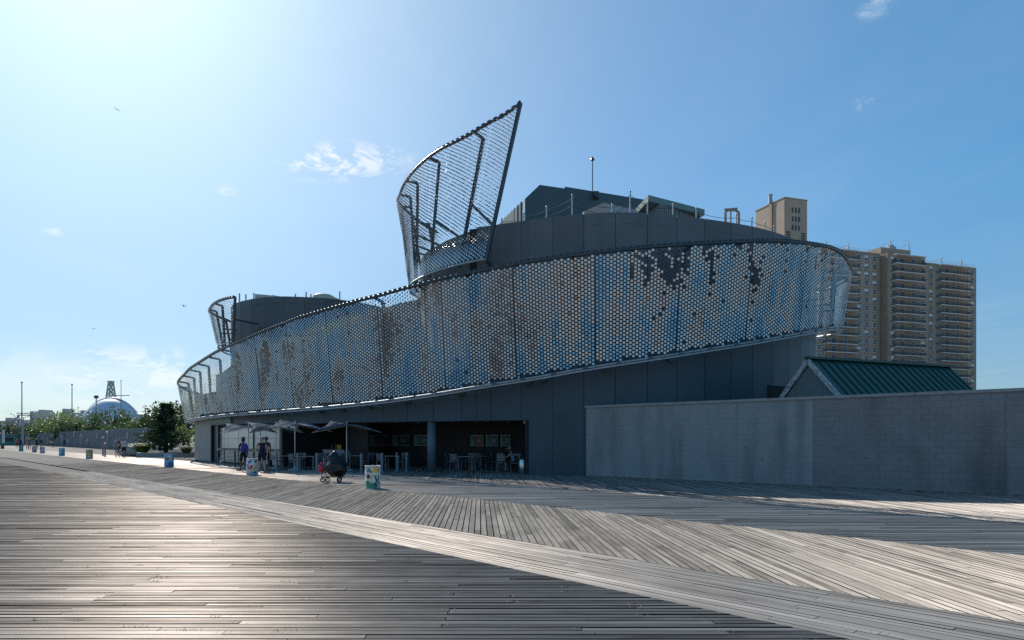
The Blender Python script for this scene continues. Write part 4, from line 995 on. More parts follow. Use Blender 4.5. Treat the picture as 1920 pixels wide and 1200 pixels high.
# ornamental grass
def grass_tuft(px, d, h, r_, n, seed, label):
    rd = random.Random(seed); m = MB()
    for k in range(n):
        a = rd.uniform(0, 6.28); b0 = rd.random()*r_*.35; L_ = h*rd.uniform(.7, 1.1); out = r_*rd.uniform(.4, 1.1); p = []
        for t in (0, .4, .75, 1): p.append(Vector((math.cos(a)*(b0+out*t), math.sin(a)*(b0+out*t), L_*(1.7*t-1.05*t*t))))
        s_ = Vector((-math.sin(a), math.cos(a), 0))*.013
        for i in range(3): m.quad(p[i]-s_*(1-i*.3), p[i]+s_*(1-i*.3), p[i+1]+s_*(.7-i*.3), p[i+1]-s_*(.7-i*.3))
    o = m.build('ornamental_grass', M_LEAF_L if seed % 2 else M_LEAF, label=label, cat='grass tuft'); o.location = gp(px, d, PLANT_Z-.07); return o
grass_tuft(268, 64, 1.25, 1.1, 1100, 1, 'round tuft of feathery grass at the left end of the planter'); grass_tuft(350, 61, .95, .8, 700, 2, 'pale grass tuft in the planter below the lime bush')
# boulder
rd = random.Random(4); m = MB(); m.ball((0, 0, .45), (1.05, .8, .72), 14, 10, noise=.13, rnd=rd)
b_ = m.build('boulder', mat('boulder_stone', (.42, .40, .38), .8, var=.35, scale=2.2, bump=.6, bscale=6), label='pale rough boulder beside the left end of the planter', cat='boulder'); b_.location = gp(247, 64.5)
# relief wall along the boardwalk
rw0, rw1 = GY(276, 846.5), GY(31, 832.5); rwd = (rw1-rw0).normalized(); rwn = Vector((rwd.y, -rwd.x, 0)); rwn = rwn if rwn.y < 0 else -rwn
RL = (rw1-rw0).length; rw = empty('relief_wall', rw0, label='long grey ribbed concrete wall with raised sea-creature reliefs along the boardwalk', cat='wall')
m_rw = mat('relief_concrete', (.27, .265, .275), .85, var=.12, scale=.8, bump=.1, stain=.2)
def rpt(l, o, z): p = rwd*l + rwn*o; return (p.x, p.y, z)
nseg = 14; RH = 3.15
for k in range(nseg):
    a, b = RL*k/nseg + .02, RL*(k+1)/nseg - .02; m = MB()
    m.hexa([rpt(a,-.3,-.1), rpt(b,-.3,-.1), rpt(b,0,-.1), rpt(a,0,-.1), rpt(a,-.3,RH), rpt(b,-.3,RH), rpt(b,0,RH), rpt(a,0,RH)])
    pn = m.build('wall_segment', m_rw, rw)
    m = MB(); l = a + .12
    while l < b - .05: m.hexa([rpt(l,0.001,0), rpt(l+.1,0.001,0), rpt(l+.08,.05,0), rpt(l+.02,.05,0), rpt(l,0.001,RH-.06), rpt(l+.1,.001,RH-.06), rpt(l+.08,.05,RH-.06), rpt(l+.02,.05,RH-.06)]); l += .24 if k < 4 else .5
    m.build('ribs', m_rw, pn, kind='stuff')
rd = random.Random(31); m_rel = mat('relief_cast', (.46, .455, .46), .7, var=.1)
for i in range(15):
    l = 3 + i*RL*.68/15 + rd.uniform(-1, 1); z = rd.uniform(1.0, 2.3); m = MB(); kind = i % 3
    if kind == 0:
        pts = [Vector(rpt(l + 1.1*math.cos(t), .1, z + .8*math.sin(t))) for t in np.linspace(.3, 5.4, 16)]; m.tube(pts, [.05+.08*math.sin(math.pi*q/15) for q in range(16)], 6)
    elif kind == 1:
        for q in range(7):
            a = -.6 + q*.45; m.tube([Vector(rpt(l, .08, z)), Vector(rpt(l+.6*math.cos(a), .14, z+.5*math.sin(a))), Vector(rpt(l+1.15*math.cos(a+.2), .08, z+.9*math.sin(a+.2)))], [.1, .08, .02], 5)
    else:
        pts = [Vector(rpt(l + q*.22, .1, z + .35*math.sin(q*.9))) for q in range(9)]; m.tube(pts, [.03,.14,.22,.24,.2,.14,.08,.05,.14], 6)
    m.build('relief_figure', m_rel, rw, smooth=True)
# trees behind the relief wall
TL_ = [('leafy_tree',208,132,8.6,5.0,2.2,M_LEAF,'tall spreading tree in front of the white dome',14),('leafy_tree',116,166,9.8,6.6,2.6,M_LEAF_L,'light green broad tree behind the relief wall, widest of the row',30),('leafy_shrub',160,146,5.6,3.6,1.8,M_LEAF_D,'dark pointed shrub just left of the dome',12),
 ('leafy_shrub',180,138,4.9,4.0,1.6,M_LEAF_D,'dark shrub under the left edge of the dome',16),('leafy_shrub',236,124,4.6,4.2,1.6,M_LEAF,'shrub behind the wall, just right of the spreading tree',18),('leafy_shrub',262,117,5.0,4.0,1.7,M_LEAF,'green shrub behind the end of the relief wall nearest the juniper',20),
 ('leafy_shrub',88,182,6.8,5.4,2.4,M_LEAF,'mid green shrub behind the wall left of the light green tree',22),('leafy_shrub',60,210,6.4,6.4,2.2,M_LEAF_D,'dark low shrub behind the far end of the relief wall',24),('leafy_shrub',141,155,6.2,4.6,2.0,M_LEAF_D,'dark shrub between the light tree and the dome',26),('leafy_tree',288,106,5.8,4.0,2.0,M_LEAF,'bushy tree behind the juniper, left of the building',28),('leafy_tree',322,104,7.8,4.6,2.7,M_LEAF,'bushy tree half hidden by the juniper and the building corner',34)]
for nm, px, d, h, rx, rz_, mt, lab, sd in TL_:
    leafy(nm, gp(px, d, -.3), h, rx, rz_, 74, 40, .25, mt, lab, nm.split('_')[1], 'planting behind the relief wall', sd, .2, .58, 2 if 'tree' in nm else 3)
leafy('leafy_tree', Vector((43, 56, -.3)), 6.6, 2.6, 1.8, 30, 40, .2, M_LEAF, 'treetop just showing over the block wall at the right edge', 'tree', None, 41, .2)

# ------------------------------------------------------------------ far left: dome, tower, poles, distant blocks
def at_px(px, d, z=0.0): return G(px, d, z)
dm = empty('white_dome', at_px(210, 300), label='pale smooth arched dome rising behind the trees', cat='dome')
m_dome = mat('dome_membrane', (.55, .6, .66), .6, var=.04, scale=.1)
prof = [(14.6*math.cos(t), 19.4*math.sin(t)) for t in np.linspace(0, math.pi/2, 18)]
m = MB(); m.lathe(prof, (0, 0, 0), 64, sq=.8); m.build('dome_shell', m_dome, dm, smooth=True)
m = MB(); m.tube([(14.9*math.cos(t), -.6, 19.7*math.sin(t)) for t in np.linspace(.05, math.pi-.05, 40)], .32, 8); m.build('edge_arch', mat('arch_white', (.7, .72, .74), .4), dm, smooth=True)
m = MB(); m.hexa([(11,-2,0),(30,-2,0),(30,8,0),(11,8,0),(11,-2,13),(30,-2,8.8),(30,8,8.8),(11,8,13)]); m.build('sloping_roof', mat('roof_white', (.62, .63, .65), .6), dm)
# lattice tower
lt = empty('lattice_tower', at_px(208, 620), label='grey-green steel lattice tower top standing behind the dome', cat='tower')
m_lat = mat('lattice_green', (.3, .38, .37), .6); Hh = 1.65 + 107/F*620
def tw_w(z): return 5.6 if z < 38 else 5.6 - (z-38)*.19
m = MB(); zs = [0, 9, 18, 27, 36, 40, 44, 48, Hh]
for a, b in zip(zs, zs[1:]):
    for i in range(4):
        c = [(-1,-1),(1,-1),(1,1),(-1,1)]; p, q = c[i], c[(i+1) % 4]; wa, wb = tw_w(a)/2*1.05, tw_w(b)/2*1.05
        m.bar((p[0]*wa, p[1]*wa, a), (p[0]*wb, p[1]*wb, b), .8); m.bar((p[0]*wa, p[1]*wa, a), (q[0]*wb, q[1]*wb, b), .45); m.bar((q[0]*wa, q[1]*wa, a), (p[0]*wb, p[1]*wb, b), .45); m.bar((p[0]*wb, p[1]*wb, b), (q[0]*wb, q[1]*wb, b), .5)
m.build('steel_lattice', m_lat, lt); m = MB(); m.box((0, 0, Hh+.4), (4.6, 4.6, .8)); m.build('top_platform', m_lat, lt)
m_pole = mat('pole_brown', (.16, .13, .12), .6)
for px, y, d, lab in ((41, 717, 175, 'tall thin brown pole, first from the left'), (135, 721, 190, 'tall thin brown pole left of the dome'), (227, 714, 260, 'tall thin pole with crossbar right of the lattice tower'), (331, 752, 150, 'short dark pole between the juniper and the building')):
    h = EYE + (HZ-y)/F*d; e = empty('pole', at_px(px, d), label=lab, cat='pole'); m = MB(); m.tube([(0,0,-.3), (0,0,h)], [.17, .10], 8); m.build('shaft', m_pole, e); m = MB(); m.box((0, 0, h), (.32, .32, .3)); m.build('pole_cap', m_pole, e)
    if px == 227: m = MB(); m.bar((-3.2, 0, h-5.6), (3.2, 0, h-5.6), .25); m.build('crossbar', m_pole, e)
e = empty('floodlight_mast', at_px(180.5, 215), label='short mast with a square lamp head left of the dome', cat='light mast'); h = EYE + (HZ-746)/F*215
m = MB(); m.tube([(0,0,0), (0,0,h)], .18, 8); m.build('shaft', M_GALV, e); m = MB(); m.box((0, 0, h+.3), (1.1, .6, .9)); m.box((0, -.35, h+.3), (.9, .1, .7)); m.build('lamp_head', M_STEEL, e)
# curved street lamps
for px, y, d, sgn_, lab in ((41.5, 776, 150, -1, 'street lamp with a long curved arm reaching left over the boardwalk'), (44, 773, 158, 1, 'street lamp with a curved arm reaching right, beside the brown pole')):
    h = EYE + (HZ-y)/F*d; e = empty('street_lamp', at_px(px, d), label=lab, cat='lamp'); m = MB(); m.tube([(0,0,-.2), (0,0,h-1.2)], [.14, .09], 8); m.build('column', M_GALV, e)
    m = MB(); m.tube([(sgn_*1.9*math.sin(t)*.98, 0, h-1.2+1.2*(1-math.cos(t))*1.0) for t in np.linspace(0, math.pi/2, 10)], .06, 6); m.build('curved_arm', M_GALV, e)
    m = MB(); m.ball((sgn_*2.25, 0, h-.02), (.42, .16, .1), 10, 6); m.build('lamp_head', M_STEEL, e)
# ride gantry
g = empty('steel_gantry', at_px(47, 240), label='distant steel portal frame with a flat top truss beside the poles', cat='gantry'); m_gan = mat('gantry_blue_grey', (.2, .23, .26), .5)
for x in (-2.3, 2.3): m = MB(); m.bar((x, 0, -.2), (x, 0, 9.8), .4); m.build('leg', m_gan, g)
m = MB()
for z in (9.9, 10.7): m.bar((-2.9, 0, z), (2.9, 0, z), .22)
for k in range(8): m.bar((-2.9+k*.83, 0, 9.9 if k % 2 else 10.7), (-2.9+(k+1)*.83-.83*0, 0, 10.7 if k % 2 else 9.9), .14)
m.build('top_truss', m_gan, g)
m = MB(); m.tube([(-5.2, 0, 0), (-5.0, 0, 4.5), (-4.2, 0, 7.6), (-2.4, 0, 9.8)], .2, 7); m.build('curved_track', mat('track_red', (.3, .1, .08), .5), g)
# distant blocks
m_far = mat('distant_block', (.42, .43, .45), .85, var=.05, scale=.02)
def far_block(px0, px1, y, d, lab, steps=(), seed=0):
    x0, x1 = (px0-960)/F*d, (px1-960)/F*d; h = EYE + (HZ-y)/F*d; e = empty('distant_building', ((x0+x1)/2, d, 0), label=lab, cat='building', group='far buildings on the left horizon')
    wd_ = x1-x0; m = MB(); m.box((0, 8, h/2), (wd_, 16, h)); m.build('wall', m_far, e)
    for a, b, yy in steps:
        hh = EYE + (HZ-yy)/F*d; m = MB(); m.box((((a+b)/2-(px0+px1)/2)/F*d, 8, (h+hh)/2), ((b-a)/F*d, 12, hh-h)); m.build('upper_storeys', m_far, e)
    me = MB(); me.box((0, -.06, 0), (2.0, .12, 1.6)); me = me.mesh('window', m_win); nx = max(2, int(wd_/6)); nz_ = int(h/5)
    for i in range(nx):
        for k in range(nz_):
            if k*5+3 > h*.45: inst('window', me, e, (-wd_/2 + (i+.5)*wd_/nx, 0, k*5+3))
far_block(-6, 18, 789, 620, 'low pale block on the horizon at the left edge', ((7, 18, 783),))
far_block(18, 42, 787, 640, 'low pale block on the horizon behind the poles')
far_block(56, 78, 771, 560, 'stepped pale apartment block behind the gantry', ((69, 78, 768),))
far_block(114, 161, 774, 640, 'long pale block behind the light green tree, left of the dome', ((114, 120, 766), (148, 152, 769)))
# green kiosk and white board at the far left
k_ = empty('green_kiosk', at_px(14, 170), label='low teal green kiosk at the far left behind the people', cat='kiosk')
m = MB(); m.box((0, 1.5, 1.3), (4.6, 3, 2.6)); m.build('cabin', mat('teal_paint', (.06, .2, .17), .6), k_); m = MB(); m.box((0, 1.4, 2.7), (5.2, 3.6, .18)); m.build('flat_roof', m_gan, k_); m = MB(); m.box((.3, -.03, 1.5), (2.2, .06, .9)); m.build('serving_hatch', M_DARK, k_)
k_ = empty('white_signboard', at_px(6.5, 150), label='tall narrow white signboard at the far left edge', cat='sign'); m = MB(); m.box((0, 0, 2.2), (.55, .12, 2.9)); m.build('board', mat('sign_white', (.6, .62, .62), .5), k_); m = MB(); m.tube([(0,.0,-.1), (0,0,.75)], .06, 6); m.build('post', M_STEEL, k_)
leafy('leafy_tree', at_px(8, 300, -.3), 10, 6, 3, 50, 40, .4, M_LEAF, 'distant tree at the left edge behind the kiosk', 'tree', None, 51, .3, .55, 3)
leafy('leafy_tree', at_px(30, 290, -.3), 8, 6, 2.6, 50, 40, .4, M_LEAF_D, 'distant dark tree behind the lamps, right of the kiosk', 'tree', None, 52, .3, .55, 3)

# ------------------------------------------------------------------ painted drums
PAL = {'white': (.72,.72,.7), 'blue': (.03,.13,.42), 'sky': (.16,.42,.66), 'red': (.5,.05,.05), 'yellow': (.72,.5,.04), 'green': (.03,.27,.14), 'navy': (.02,.03,.13), 'black': (.02,.02,.02), 'orange': (.62,.22,.05), 'teal': (.05,.32,.33), 'brown': (.25,.14,.07), 'grey': (.35,.36,.37), 'stone': (.33,.32,.3)}
PM = {k: mat('drum_'+k, v, .45, var=.12, scale=14) for k, v in PAL.items()}
DR, DH = .255, .76
dp = MB(); dp.lathe([(DR*.97, 0), (DR, .02), (DR, .245), (DR*1.03, .255), (DR*1.03, .265), (DR, .275), (DR, .50), (DR*1.03, .51), (DR*1.03, .52), (DR, .53), (DR, .735), (DR*1.035, .745), (DR*1.035, DH), (DR*.96, DH), (DR*.94, DH-.04), (DR*.9, DH-.30), (0, DH-.30)], (0, 0, 0), 28)
def drum_mesh(mt): d_ = dp.mesh('drum_shell', mt, True); return d_
def decal(parent, pts, c, lift=.002):
    """flat paint motif wrapped round the drum; pts are (metres round, height); 0 faces the camera"""
    m = MB(); P_ = []
    n = len(pts); cx = sum(p[0] for p in pts)/n; cz = sum(p[1] for p in pts)/n
    f3 = lambda u, z: (math.sin(u/DR)*(DR*1.0+lift+(.008 if (.25 < z < .27 or .505 < z < .525) else 0)), -math.cos(u/DR)*(DR+lift+(.008 if (.25 < z < .27 or .505 < z < .525) else 0)), z)
    rings = 3; idx = []
    m.v.append(f3(cx, cz))
    for r_ in range(1, rings+1):
        for u, z in pts: m.v.append(f3(cx+(u-cx)*r_/rings, cz+(z-cz)*r_/rings))
    for j in range(n): m.face((0, 1+j, 1+(j+1) % n))
    for r_ in range(rings-1):
        for j in range(n): a = 1+r_*n; m.face((a+j, a+n+j, a+n+(j+1) % n, a+(j+1) % n))
    m.build('painted_motif', PM[c], parent, smooth=True)
def blob(u, z, a, b, n=12, w_=.18, sd=0, rot=0.0):
    a, b = a*1.25, b*1.2
    rd = random.Random(sd*91+int(u*1000)+int(z*777)); out = []
    for k in range(n):
        t = 2*math.pi*k/n; q = 1+rd.uniform(-w_, w_); x, y = a*q*math.cos(t), b*q*math.sin(t); out.append((u+x*math.cos(rot)-y*math.sin(rot), z+x*math.sin(rot)+y*math.cos(rot)))
    return out
def rect(u0, u1, z0, z1, n=6): return [(u0+(u1-u0)*k/n, z0) for k in range(n+1)] + [(u0+(u1-u0)*k/n, z1) for k in range(n, -1, -1)]
def drum_at(px, y, base, lab, rz=0.0):
    p = GY(px, y); az = math.atan2(-p.x, p.y)          # turn the painted side to face along the view
    e = empty('painted_drum', p, az, label=lab, cat='litter drum', group='painted litter drums along the boardwalk'); inst('drum_shell', drum_mesh(PM[base]), e); return e
e = drum_at(699, 915.5, 'white', 'litter drum painted with a yellow sun and navy snake on green, nearest the camera')
for k in range(9): decal(e, blob(-.22+k*.055, .715, .018, .013, 8, .2, k), 'red')
for u, z, a, b, c in ((.09,.62,.075,.075,'yellow'),(-.13,.62,.06,.06,'green'),(-.07,.56,.05,.03,'red'),(-.19,.60,.03,.08,'teal'),(.2,.6,.02,.06,'red'),(-.18,.15,.07,.11,'green'),(-.09,.12,.06,.09,'green'),(.05,.10,.08,.08,'green'),(-.16,.40,.05,.07,'navy'),(-.05,.36,.03,.12,'yellow'),(.2,.3,.03,.15,'green'),(.0,.43,.03,.03,'sky'),(-.1,.27,.04,.05,'white')): decal(e, blob(u, z, a, b, 14, .14, 1), c)
snk = [(.11+.035*math.sin(z*28), z) for z in np.linspace(.07, .44, 14)]; decal(e, [(u-.022, z) for u, z in snk] + [(u+.022, z) for u, z in snk[::-1]], 'navy', .003)
e = drum_at(473, 890.5, 'white', 'white litter drum painted with blue, red and yellow fish beside the walkers')
for u, z, a, b, c, r_ in ((-.12,.60,.075,.05,'blue',.6),(-.02,.63,.03,.03,'sky',0),(.15,.62,.05,.06,'green',.5),(-.06,.36,.05,.09,'red',-.5),(-.12,.30,.03,.04,'red',.4),(.09,.30,.09,.045,'yellow',.7),(.15,.38,.04,.04,'yellow',0),(-.2,.4,.03,.12,'blue',0),(0,.08,.2,.035,'sky',0),(.12,.13,.07,.03,'blue',.2),(.02,.70,.2,.02,'sky',0)): decal(e, blob(u, z, a, b, 14, .12, 2, r_), c)
e = drum_at(317, 875.5, 'sky', 'litter drum painted as a blue sea with a brown rock and pale sky')
decal(e, rect(-.36, .36, .04, .26), 'blue'); decal(e, rect(-.36, .36, .285, .40), 'sky', .0025); decal(e, blob(-.12, .48, .1, .08, 12, .2, 3), 'brown', .004); decal(e, blob(.06, .62, .1, .06, 12, .2, 3), 'white', .004); decal(e, blob(.1, .44, .06, .07, 12, .2, 4), 'white', .004)
e = drum_at(167.5, 860, 'stone', 'stone-grey litter drum with yellow lettering-like shapes')
for u in (-.09, 0, .09): decal(e, blob(u, .4, .04, .09, 9, .15, 4), 'yellow'); decal(e, blob(u+.02, .16, .05, .06, 9, .2, 5), 'white'); decal(e, blob(u, .63, .03, .03, 8, .2, 6), 'brown')
e = drum_at(116, 854.5, 'sky', 'pale blue litter drum with dark swirls, left of the stone-grey drum')
for k in range(9): decal(e, blob(random.Random(k).uniform(-.2, .2), .1+k*.07, .07, .022, 9, .3, k, .4), ('navy', 'white', 'teal')[k % 3], .002+k*.0004)
e = drum_at(79.5, 849.8, 'white', 'litter drum painted with red and white stripes and a blue starred corner')
for k in range(6): decal(e, rect(-.38, .38, .04+k*.108, .09+k*.108), 'red')
decal(e, rect(-.26, -.01, .40, .70), 'blue', .005)
for i in range(3):
    for j in range(3): decal(e, blob(-.22+i*.07, .46+j*.09, .014, .014, 5, .0), 'white', .007)
e = drum_at(64.5, 848, 'grey', 'grey litter drum with black and white patches, left of the striped drum')
for k in range(8): decal(e, blob(random.Random(k+20).uniform(-.2, .2), .1+k*.08, .08, .04, 9, .3, k), ('black', 'white', 'sky')[k % 3], .002+k*.0004)
e = drum_at(39.5, 846.2, 'teal', 'teal litter drum with pale waves behind which walkers stand')
for k in range(7): decal(e, blob(random.Random(k+40).uniform(-.16, .16), .1+k*.09, .09, .025, 9, .3, k), ('white', 'navy', 'sky')[k % 3], .002+k*.0004)
e = drum_at(4.5, 841.5, 'black', 'black and orange banded litter drum at the left edge')
for z in (.08, .34, .58): decal(e, rect(-.38, .38, z, z+.13), 'orange')

# ------------------------------------------------------------------ people
SK = {'dark': mat('skin_dark', (.12, .065, .045), .55, var=.08), 'mid': mat('skin_mid', (.35, .2, .14), .55, var=.08), 'pale': mat('skin_pale', (.52, .34, .26), .55, var=.08)}
def cloth(name, c): return mat('cloth_'+name, c, .85, var=.15, scale=9, bump=.3, bscale=25)
HAIR = mat('hair_black', (.015, .012, .01), .6, var=.3, scale=20); HAIRB = mat('hair_brown', (.07, .045, .03), .6, var=.3, scale=20); SHOE = mat('shoe_dark', (.04, .04, .045), .6)
def person(name_label, loc, rz, H, skin, shirt, pants, sleeve=.5, shorts=True, stride=.25, lean=0.0, sit=False, arms=((.1, .05, 0), (.1, .05, 0)), hair='short', hat=None, build=1.0, tank=False, group=None):
    """body grown over a jointed skeleton; faces take cloth or skin by the bone they sit on. arms: (swing forward, outward, elbow bend) in radians, left then right. Faces -Y locally."""
    h = H/1.75; V = []; E_ = []; Rd = []; bone = []
    def add(p, r_, par=None, b='skin'):
        V.append(Vector(p)*h); Rd.append(r_*h); i = len(V)-1
        if par is not None: E_.append((par, i)); bone.append(b)
        return i
    hip_z = .92 if not sit else .50
    def sp_(dz): return Vector((0, -math.sin(lean)*dz, hip_z + math.cos(lean)*dz))
    w_ = build
    pel = add(sp_(0), .135*w_); bel = add(sp_(.16), .128*w_, pel, 'shirt'); che = add(sp_(.36), .142*w_, bel, 'shirt'); nk0 = add(sp_(.51), .085, che, 'shirt'); nk = add(sp_(.58), .052, nk0, 'skin')
    hd0 = add(sp_(.64) + Vector((0, -.015, 0)), .075, nk, 'head'); hd1 = add(sp_(.71) + Vector((0, -.015, 0)), .098, hd0, 'head'); hd2 = add(sp_(.785) + Vector((0, -.005, 0)), .085, hd1, 'head')
    nose = add(sp_(.69) + Vector((0, -.115, 0)), .014, hd1, 'head')
    for s_ in (-1, 1): add(sp_(.70) + Vector((s_*.098, 0, 0)), .018, hd1, 'head')
    for s_, (sw, ow, el) in zip((1, -1), arms):
        sh = add(sp_(.475) + Vector((s_*.175*w_, 0, 0)), .062*w_, nk0, 'shirt')
        def dirv(a, o): return Vector((s_*math.sin(o), -math.sin(a)*math.cos(o), -math.cos(a)*math.cos(o)))
        d1v = dirv(sw + lean*.6, ow + .08); mid = V[sh]/h + d1v*.15; e1 = add(mid, .05*w_, sh, 'sleeve'); elb = add(V[sh]/h + d1v*.29, .04*w_, e1, 'skin')
        d2v = dirv(sw + el + lean*.6, ow*.4); fo = add(V[elb]/h + d2v*.10, .041*w_, elb, 'skin'); wr = add(V[elb]/h + d2v*.25, .027, fo, 'skin'); palm = add(V[wr]/h + d2v*.075, .031, wr, 'skin')
        side = Vector((s_, 0, 0)); fwd = d2v.cross(side).normalized()
        for k, (off, L_) in enumerate(((-.026, .07), (-.009, .085), (.009, .08), (.026, .062))):
            f1 = add(V[palm]/h + fwd*off + d2v*.03, .0095, palm, 'skin'); f2 = add(V[f1]/h + d2v*L_*.55 - side*.006, .0088, f1, 'skin'); add(V[f2]/h + d2v*L_*.42 - side*.016, .0075, f2, 'skin')
        t1 = add(V[wr]/h + d2v*.045 - fwd*.035, .011, palm, 'skin'); add(V[t1]/h + d2v*.04 - fwd*.018, .009, t1, 'skin')
    for s_ in (1, -1):
        st = stride*s_
        hp = add(Vector((s_*.092*w_, 0, hip_z-.06)), .10*w_, pel, 'pants')
        if sit:
            kn = add(Vector((s_*.11, -.44, hip_z-.02)), .062, hp, 'pants'); an = add(Vector((s_*.11, -.46, .09)), .04, kn, 'shin')
        else:
            th = add(Vector((s_*.1*w_, -math.sin(st)*.22, hip_z-.06-math.cos(st)*.22)), .084*w_, hp, 'pants'); kn = add(Vector((s_*.1, -math.sin(st)*.42, hip_z-.06-math.cos(st)*.40)), .058*w_, th, 'shorts')
            back = .12 if st < 0 else 0.0
            cf = add(V[kn]/h + Vector((0, .02+back*.4 - math.sin(st)*.05, -.16)), .054*w_, kn, 'shin'); an = add(Vector((s_*.1, -math.sin(st)*.72 + back, .085)), .036, cf, 'shin')
        ft_ = add(V[an]/h + Vector((0, -.05, -.05)), .036, an, 'shoe'); add(V[ft_]/h + Vector((0, -.12, -.005)), .03, ft_, 'shoe'); add(V[an]/h + Vector((0, .045, -.048)), .03, an, 'shoe')
    me = bpy.data.meshes.new('person_rig'); me.from_pydata([tuple(v) for v in V], E_, [])
    o = bpy.data.objects.new('person_rig', me); COL.objects.link(o)
    md = o.modifiers.new('skin', 'SKIN'); md.use_smooth_shade = True; md.branch_smoothing = .3
    for i, sv_ in enumerate(me.skin_vertices[0].data): sv_.radius = (Rd[i], Rd[i]*(.78 if i in (pel, bel, che) else 1)); sv_.use_root = (i == 0)
    sb_ = o.modifiers.new('sub', 'SUBSURF'); sb_.levels = sb_.render_levels = 2
    dg = bpy.context.evaluated_depsgraph_get(); bm_ = bpy.data.meshes.new_from_object(o.evaluated_get(dg)); bpy.data.objects.remove(o); bm_.name = 'person_body'
    bm_.materials.clear()
    for mt in (SK[skin], shirt, pants, SHOE): bm_.materials.append(mt)
    A = np.array([V[a] for a, b in E_]); B = np.array([V[b] for a, b in E_]); D = B-A; D2 = (D*D).sum(1)
    n = len(bm_.polygons); cs = np.empty(n*3); bm_.polygons.foreach_get('center', cs); cs = cs.reshape(-1, 3); mi = np.zeros(n, int)
    for i, c in enumerate(cs):
        t = np.clip(((c-A)*D).sum(1)/D2, 0, 1); q = A + D*t[:, None]; k = int(((c-q)**2).sum(1).argmin()); b = bone[k]; tt = t[k]
        if b == 'shirt': mi[i] = 1
        elif b == 'sleeve': mi[i] = 0 if tank else (1 if tt < 2*sleeve else 0)
        elif b == 'pants': mi[i] = 2
        elif b == 'shorts': mi[i] = 2 if (not shorts or tt < .45) else 0
        elif b == 'shin': mi[i] = 0 if shorts else 2
        elif b == 'shoe': mi[i] = 3
        if b == 'skin' and c[2] < (hip_z+.02)*h and abs(c[0]) < .1*h and not sit: mi[i] = 2
    bm_.polygons.foreach_set('material_index', mi.tolist()); bm_.polygons.foreach_set('use_smooth', [True]*n)
    e = empty('person', loc, rz, label=name_label, cat='person', group=group)
    inst('body', bm_, e)
    zc = sp_(.725)*h; m = MB()
    if hair in ('short', 'bun', 'long'):
        m.ball(zc + Vector((0, .018, .022))*h, (.105*h, .108*h, .095*h), 12, 8)
        if hair == 'bun': m.ball(zc + Vector((0, .02, .14))*h, (.07*h, .07*h, .065*h), 10, 7)
        if hair == 'long': m.ball(zc + Vector((0, .06, -.08))*h, (.09*h, .06*h, .14*h), 10, 7)
        m.build('hair', HAIR if skin == 'dark' else HAIRB, e, smooth=True)
    if hat:
        m = MB(); m.lathe([(.112*h, .0), (.112*h, .05*h), (.095*h, .09*h), (.0, .115*h)], zc + Vector((0, 0, .02))*h, 16); m.lathe([(.10*h, .0), (.2*h, -.02*h), (.2*h, -.012*h), (.11*h, .012*h)], zc + Vector((0, -.03, .02))*h, 16); m.build('hat', hat, e, smooth=True)
    # eyes and mouth
    m = MB()
    for s_ in (-1, 1): m.ball(zc + Vector((s_*.036, -.098, -.022))*h, .011*h, 6, 5)
    m.box(zc + Vector((0, -.101, -.088))*h, (.04*h, .012*h, .008*h)); m.build('face_features', HAIR, e)
    return e
def face_to(dx, dy): return math.atan2(dx, -dy)            # local -Y turned towards (dx, dy)
walk = face_to(-.62, .78)                                   # away from the camera, along the boardwalk
navy = cloth('navy', (.012, .018, .05)); black = cloth('black', (.012, .012, .014)); grey = cloth('grey', (.2, .2, .22)); white = cloth('white', (.6, .6, .62)); plum = cloth('plum', (.09, .02, .04)); pink = cloth('pink', (.5, .1, .22)); lav = cloth('lavender', (.35, .35, .5)); ltblue = cloth('light_blue', (.35, .43, .55)); teal_c = cloth('teal', (.05, .12, .13)); denim = cloth('denim', (.05, .08, .16)); pinkish = cloth('khaki', (.35, .28, .22))
pw = GY(456, 883.5); person('walker in black shorts wearing a purple backpack, leftmost of the three near walkers', pw, walk, 1.70, 'dark', black, black, stride=.2, hair='bun', arms=((.05, .06, .1), (.05, .06, .1)))
pm = GY(491, 885); person('walker in a navy sleeveless top, black shorts and a grey bucket hat', pm, walk-.1, 1.74, 'pale', navy, black, tank=True, stride=.22, hair=None, hat=cloth('hat_grey', (.3, .3, .32)), build=1.12, arms=((.15, .12, 1.2), (-.1, .1, .1)))
pm2 = GY(499, 883.2); person('dark haired walker in a plum top, half hidden behind the bucket hat', pm2, walk, 1.76, 'mid', plum, black, stride=.2, hair='short', arms=((.05, .05, .1), (.1, .1, .1)))
# backpack
bk_ = empty('backpack', pw, walk, label='purple and pink backpack worn by the leftmost near walker', cat='backpack')
def rbox(m, c, s, n=10, k=3.2):
    c = Vector(c); base = len(m.v); N1, N2 = 8, 16
    sg = lambda v, p: math.copysign(abs(v)**p, v)
    for i in range(N1+1):
        a = -math.pi/2 + math.pi*i/N1
        for j in range(N2): b = 2*math.pi*j/N2; p = 2/k; m.v.append((c.x + s[0]/2*sg(math.cos(a), p)*sg(math.cos(b), p), c.y + s[1]/2*sg(math.cos(a), p)*sg(math.sin(b), p), c.z + s[2]/2*sg(math.sin(a), p)))
    for i in range(N1):
        for j in range(N2): m.face((base+i*N2+j, base+i*N2+(j+1) % N2, base+(i+1)*N2+(j+1) % N2, base+(i+1)*N2+j))
m = MB(); rbox(m, (0, .21, 1.19), (.34, .2, .48)); m.build('bag_body', cloth('purple', (.07, .05, .3)), bk_, smooth=True); m = MB(); rbox(m, (0, .32, 1.08), (.26, .08, .24)); m.build('front_pocket', cloth('indigo', (.04, .04, .25)), bk_, smooth=True)
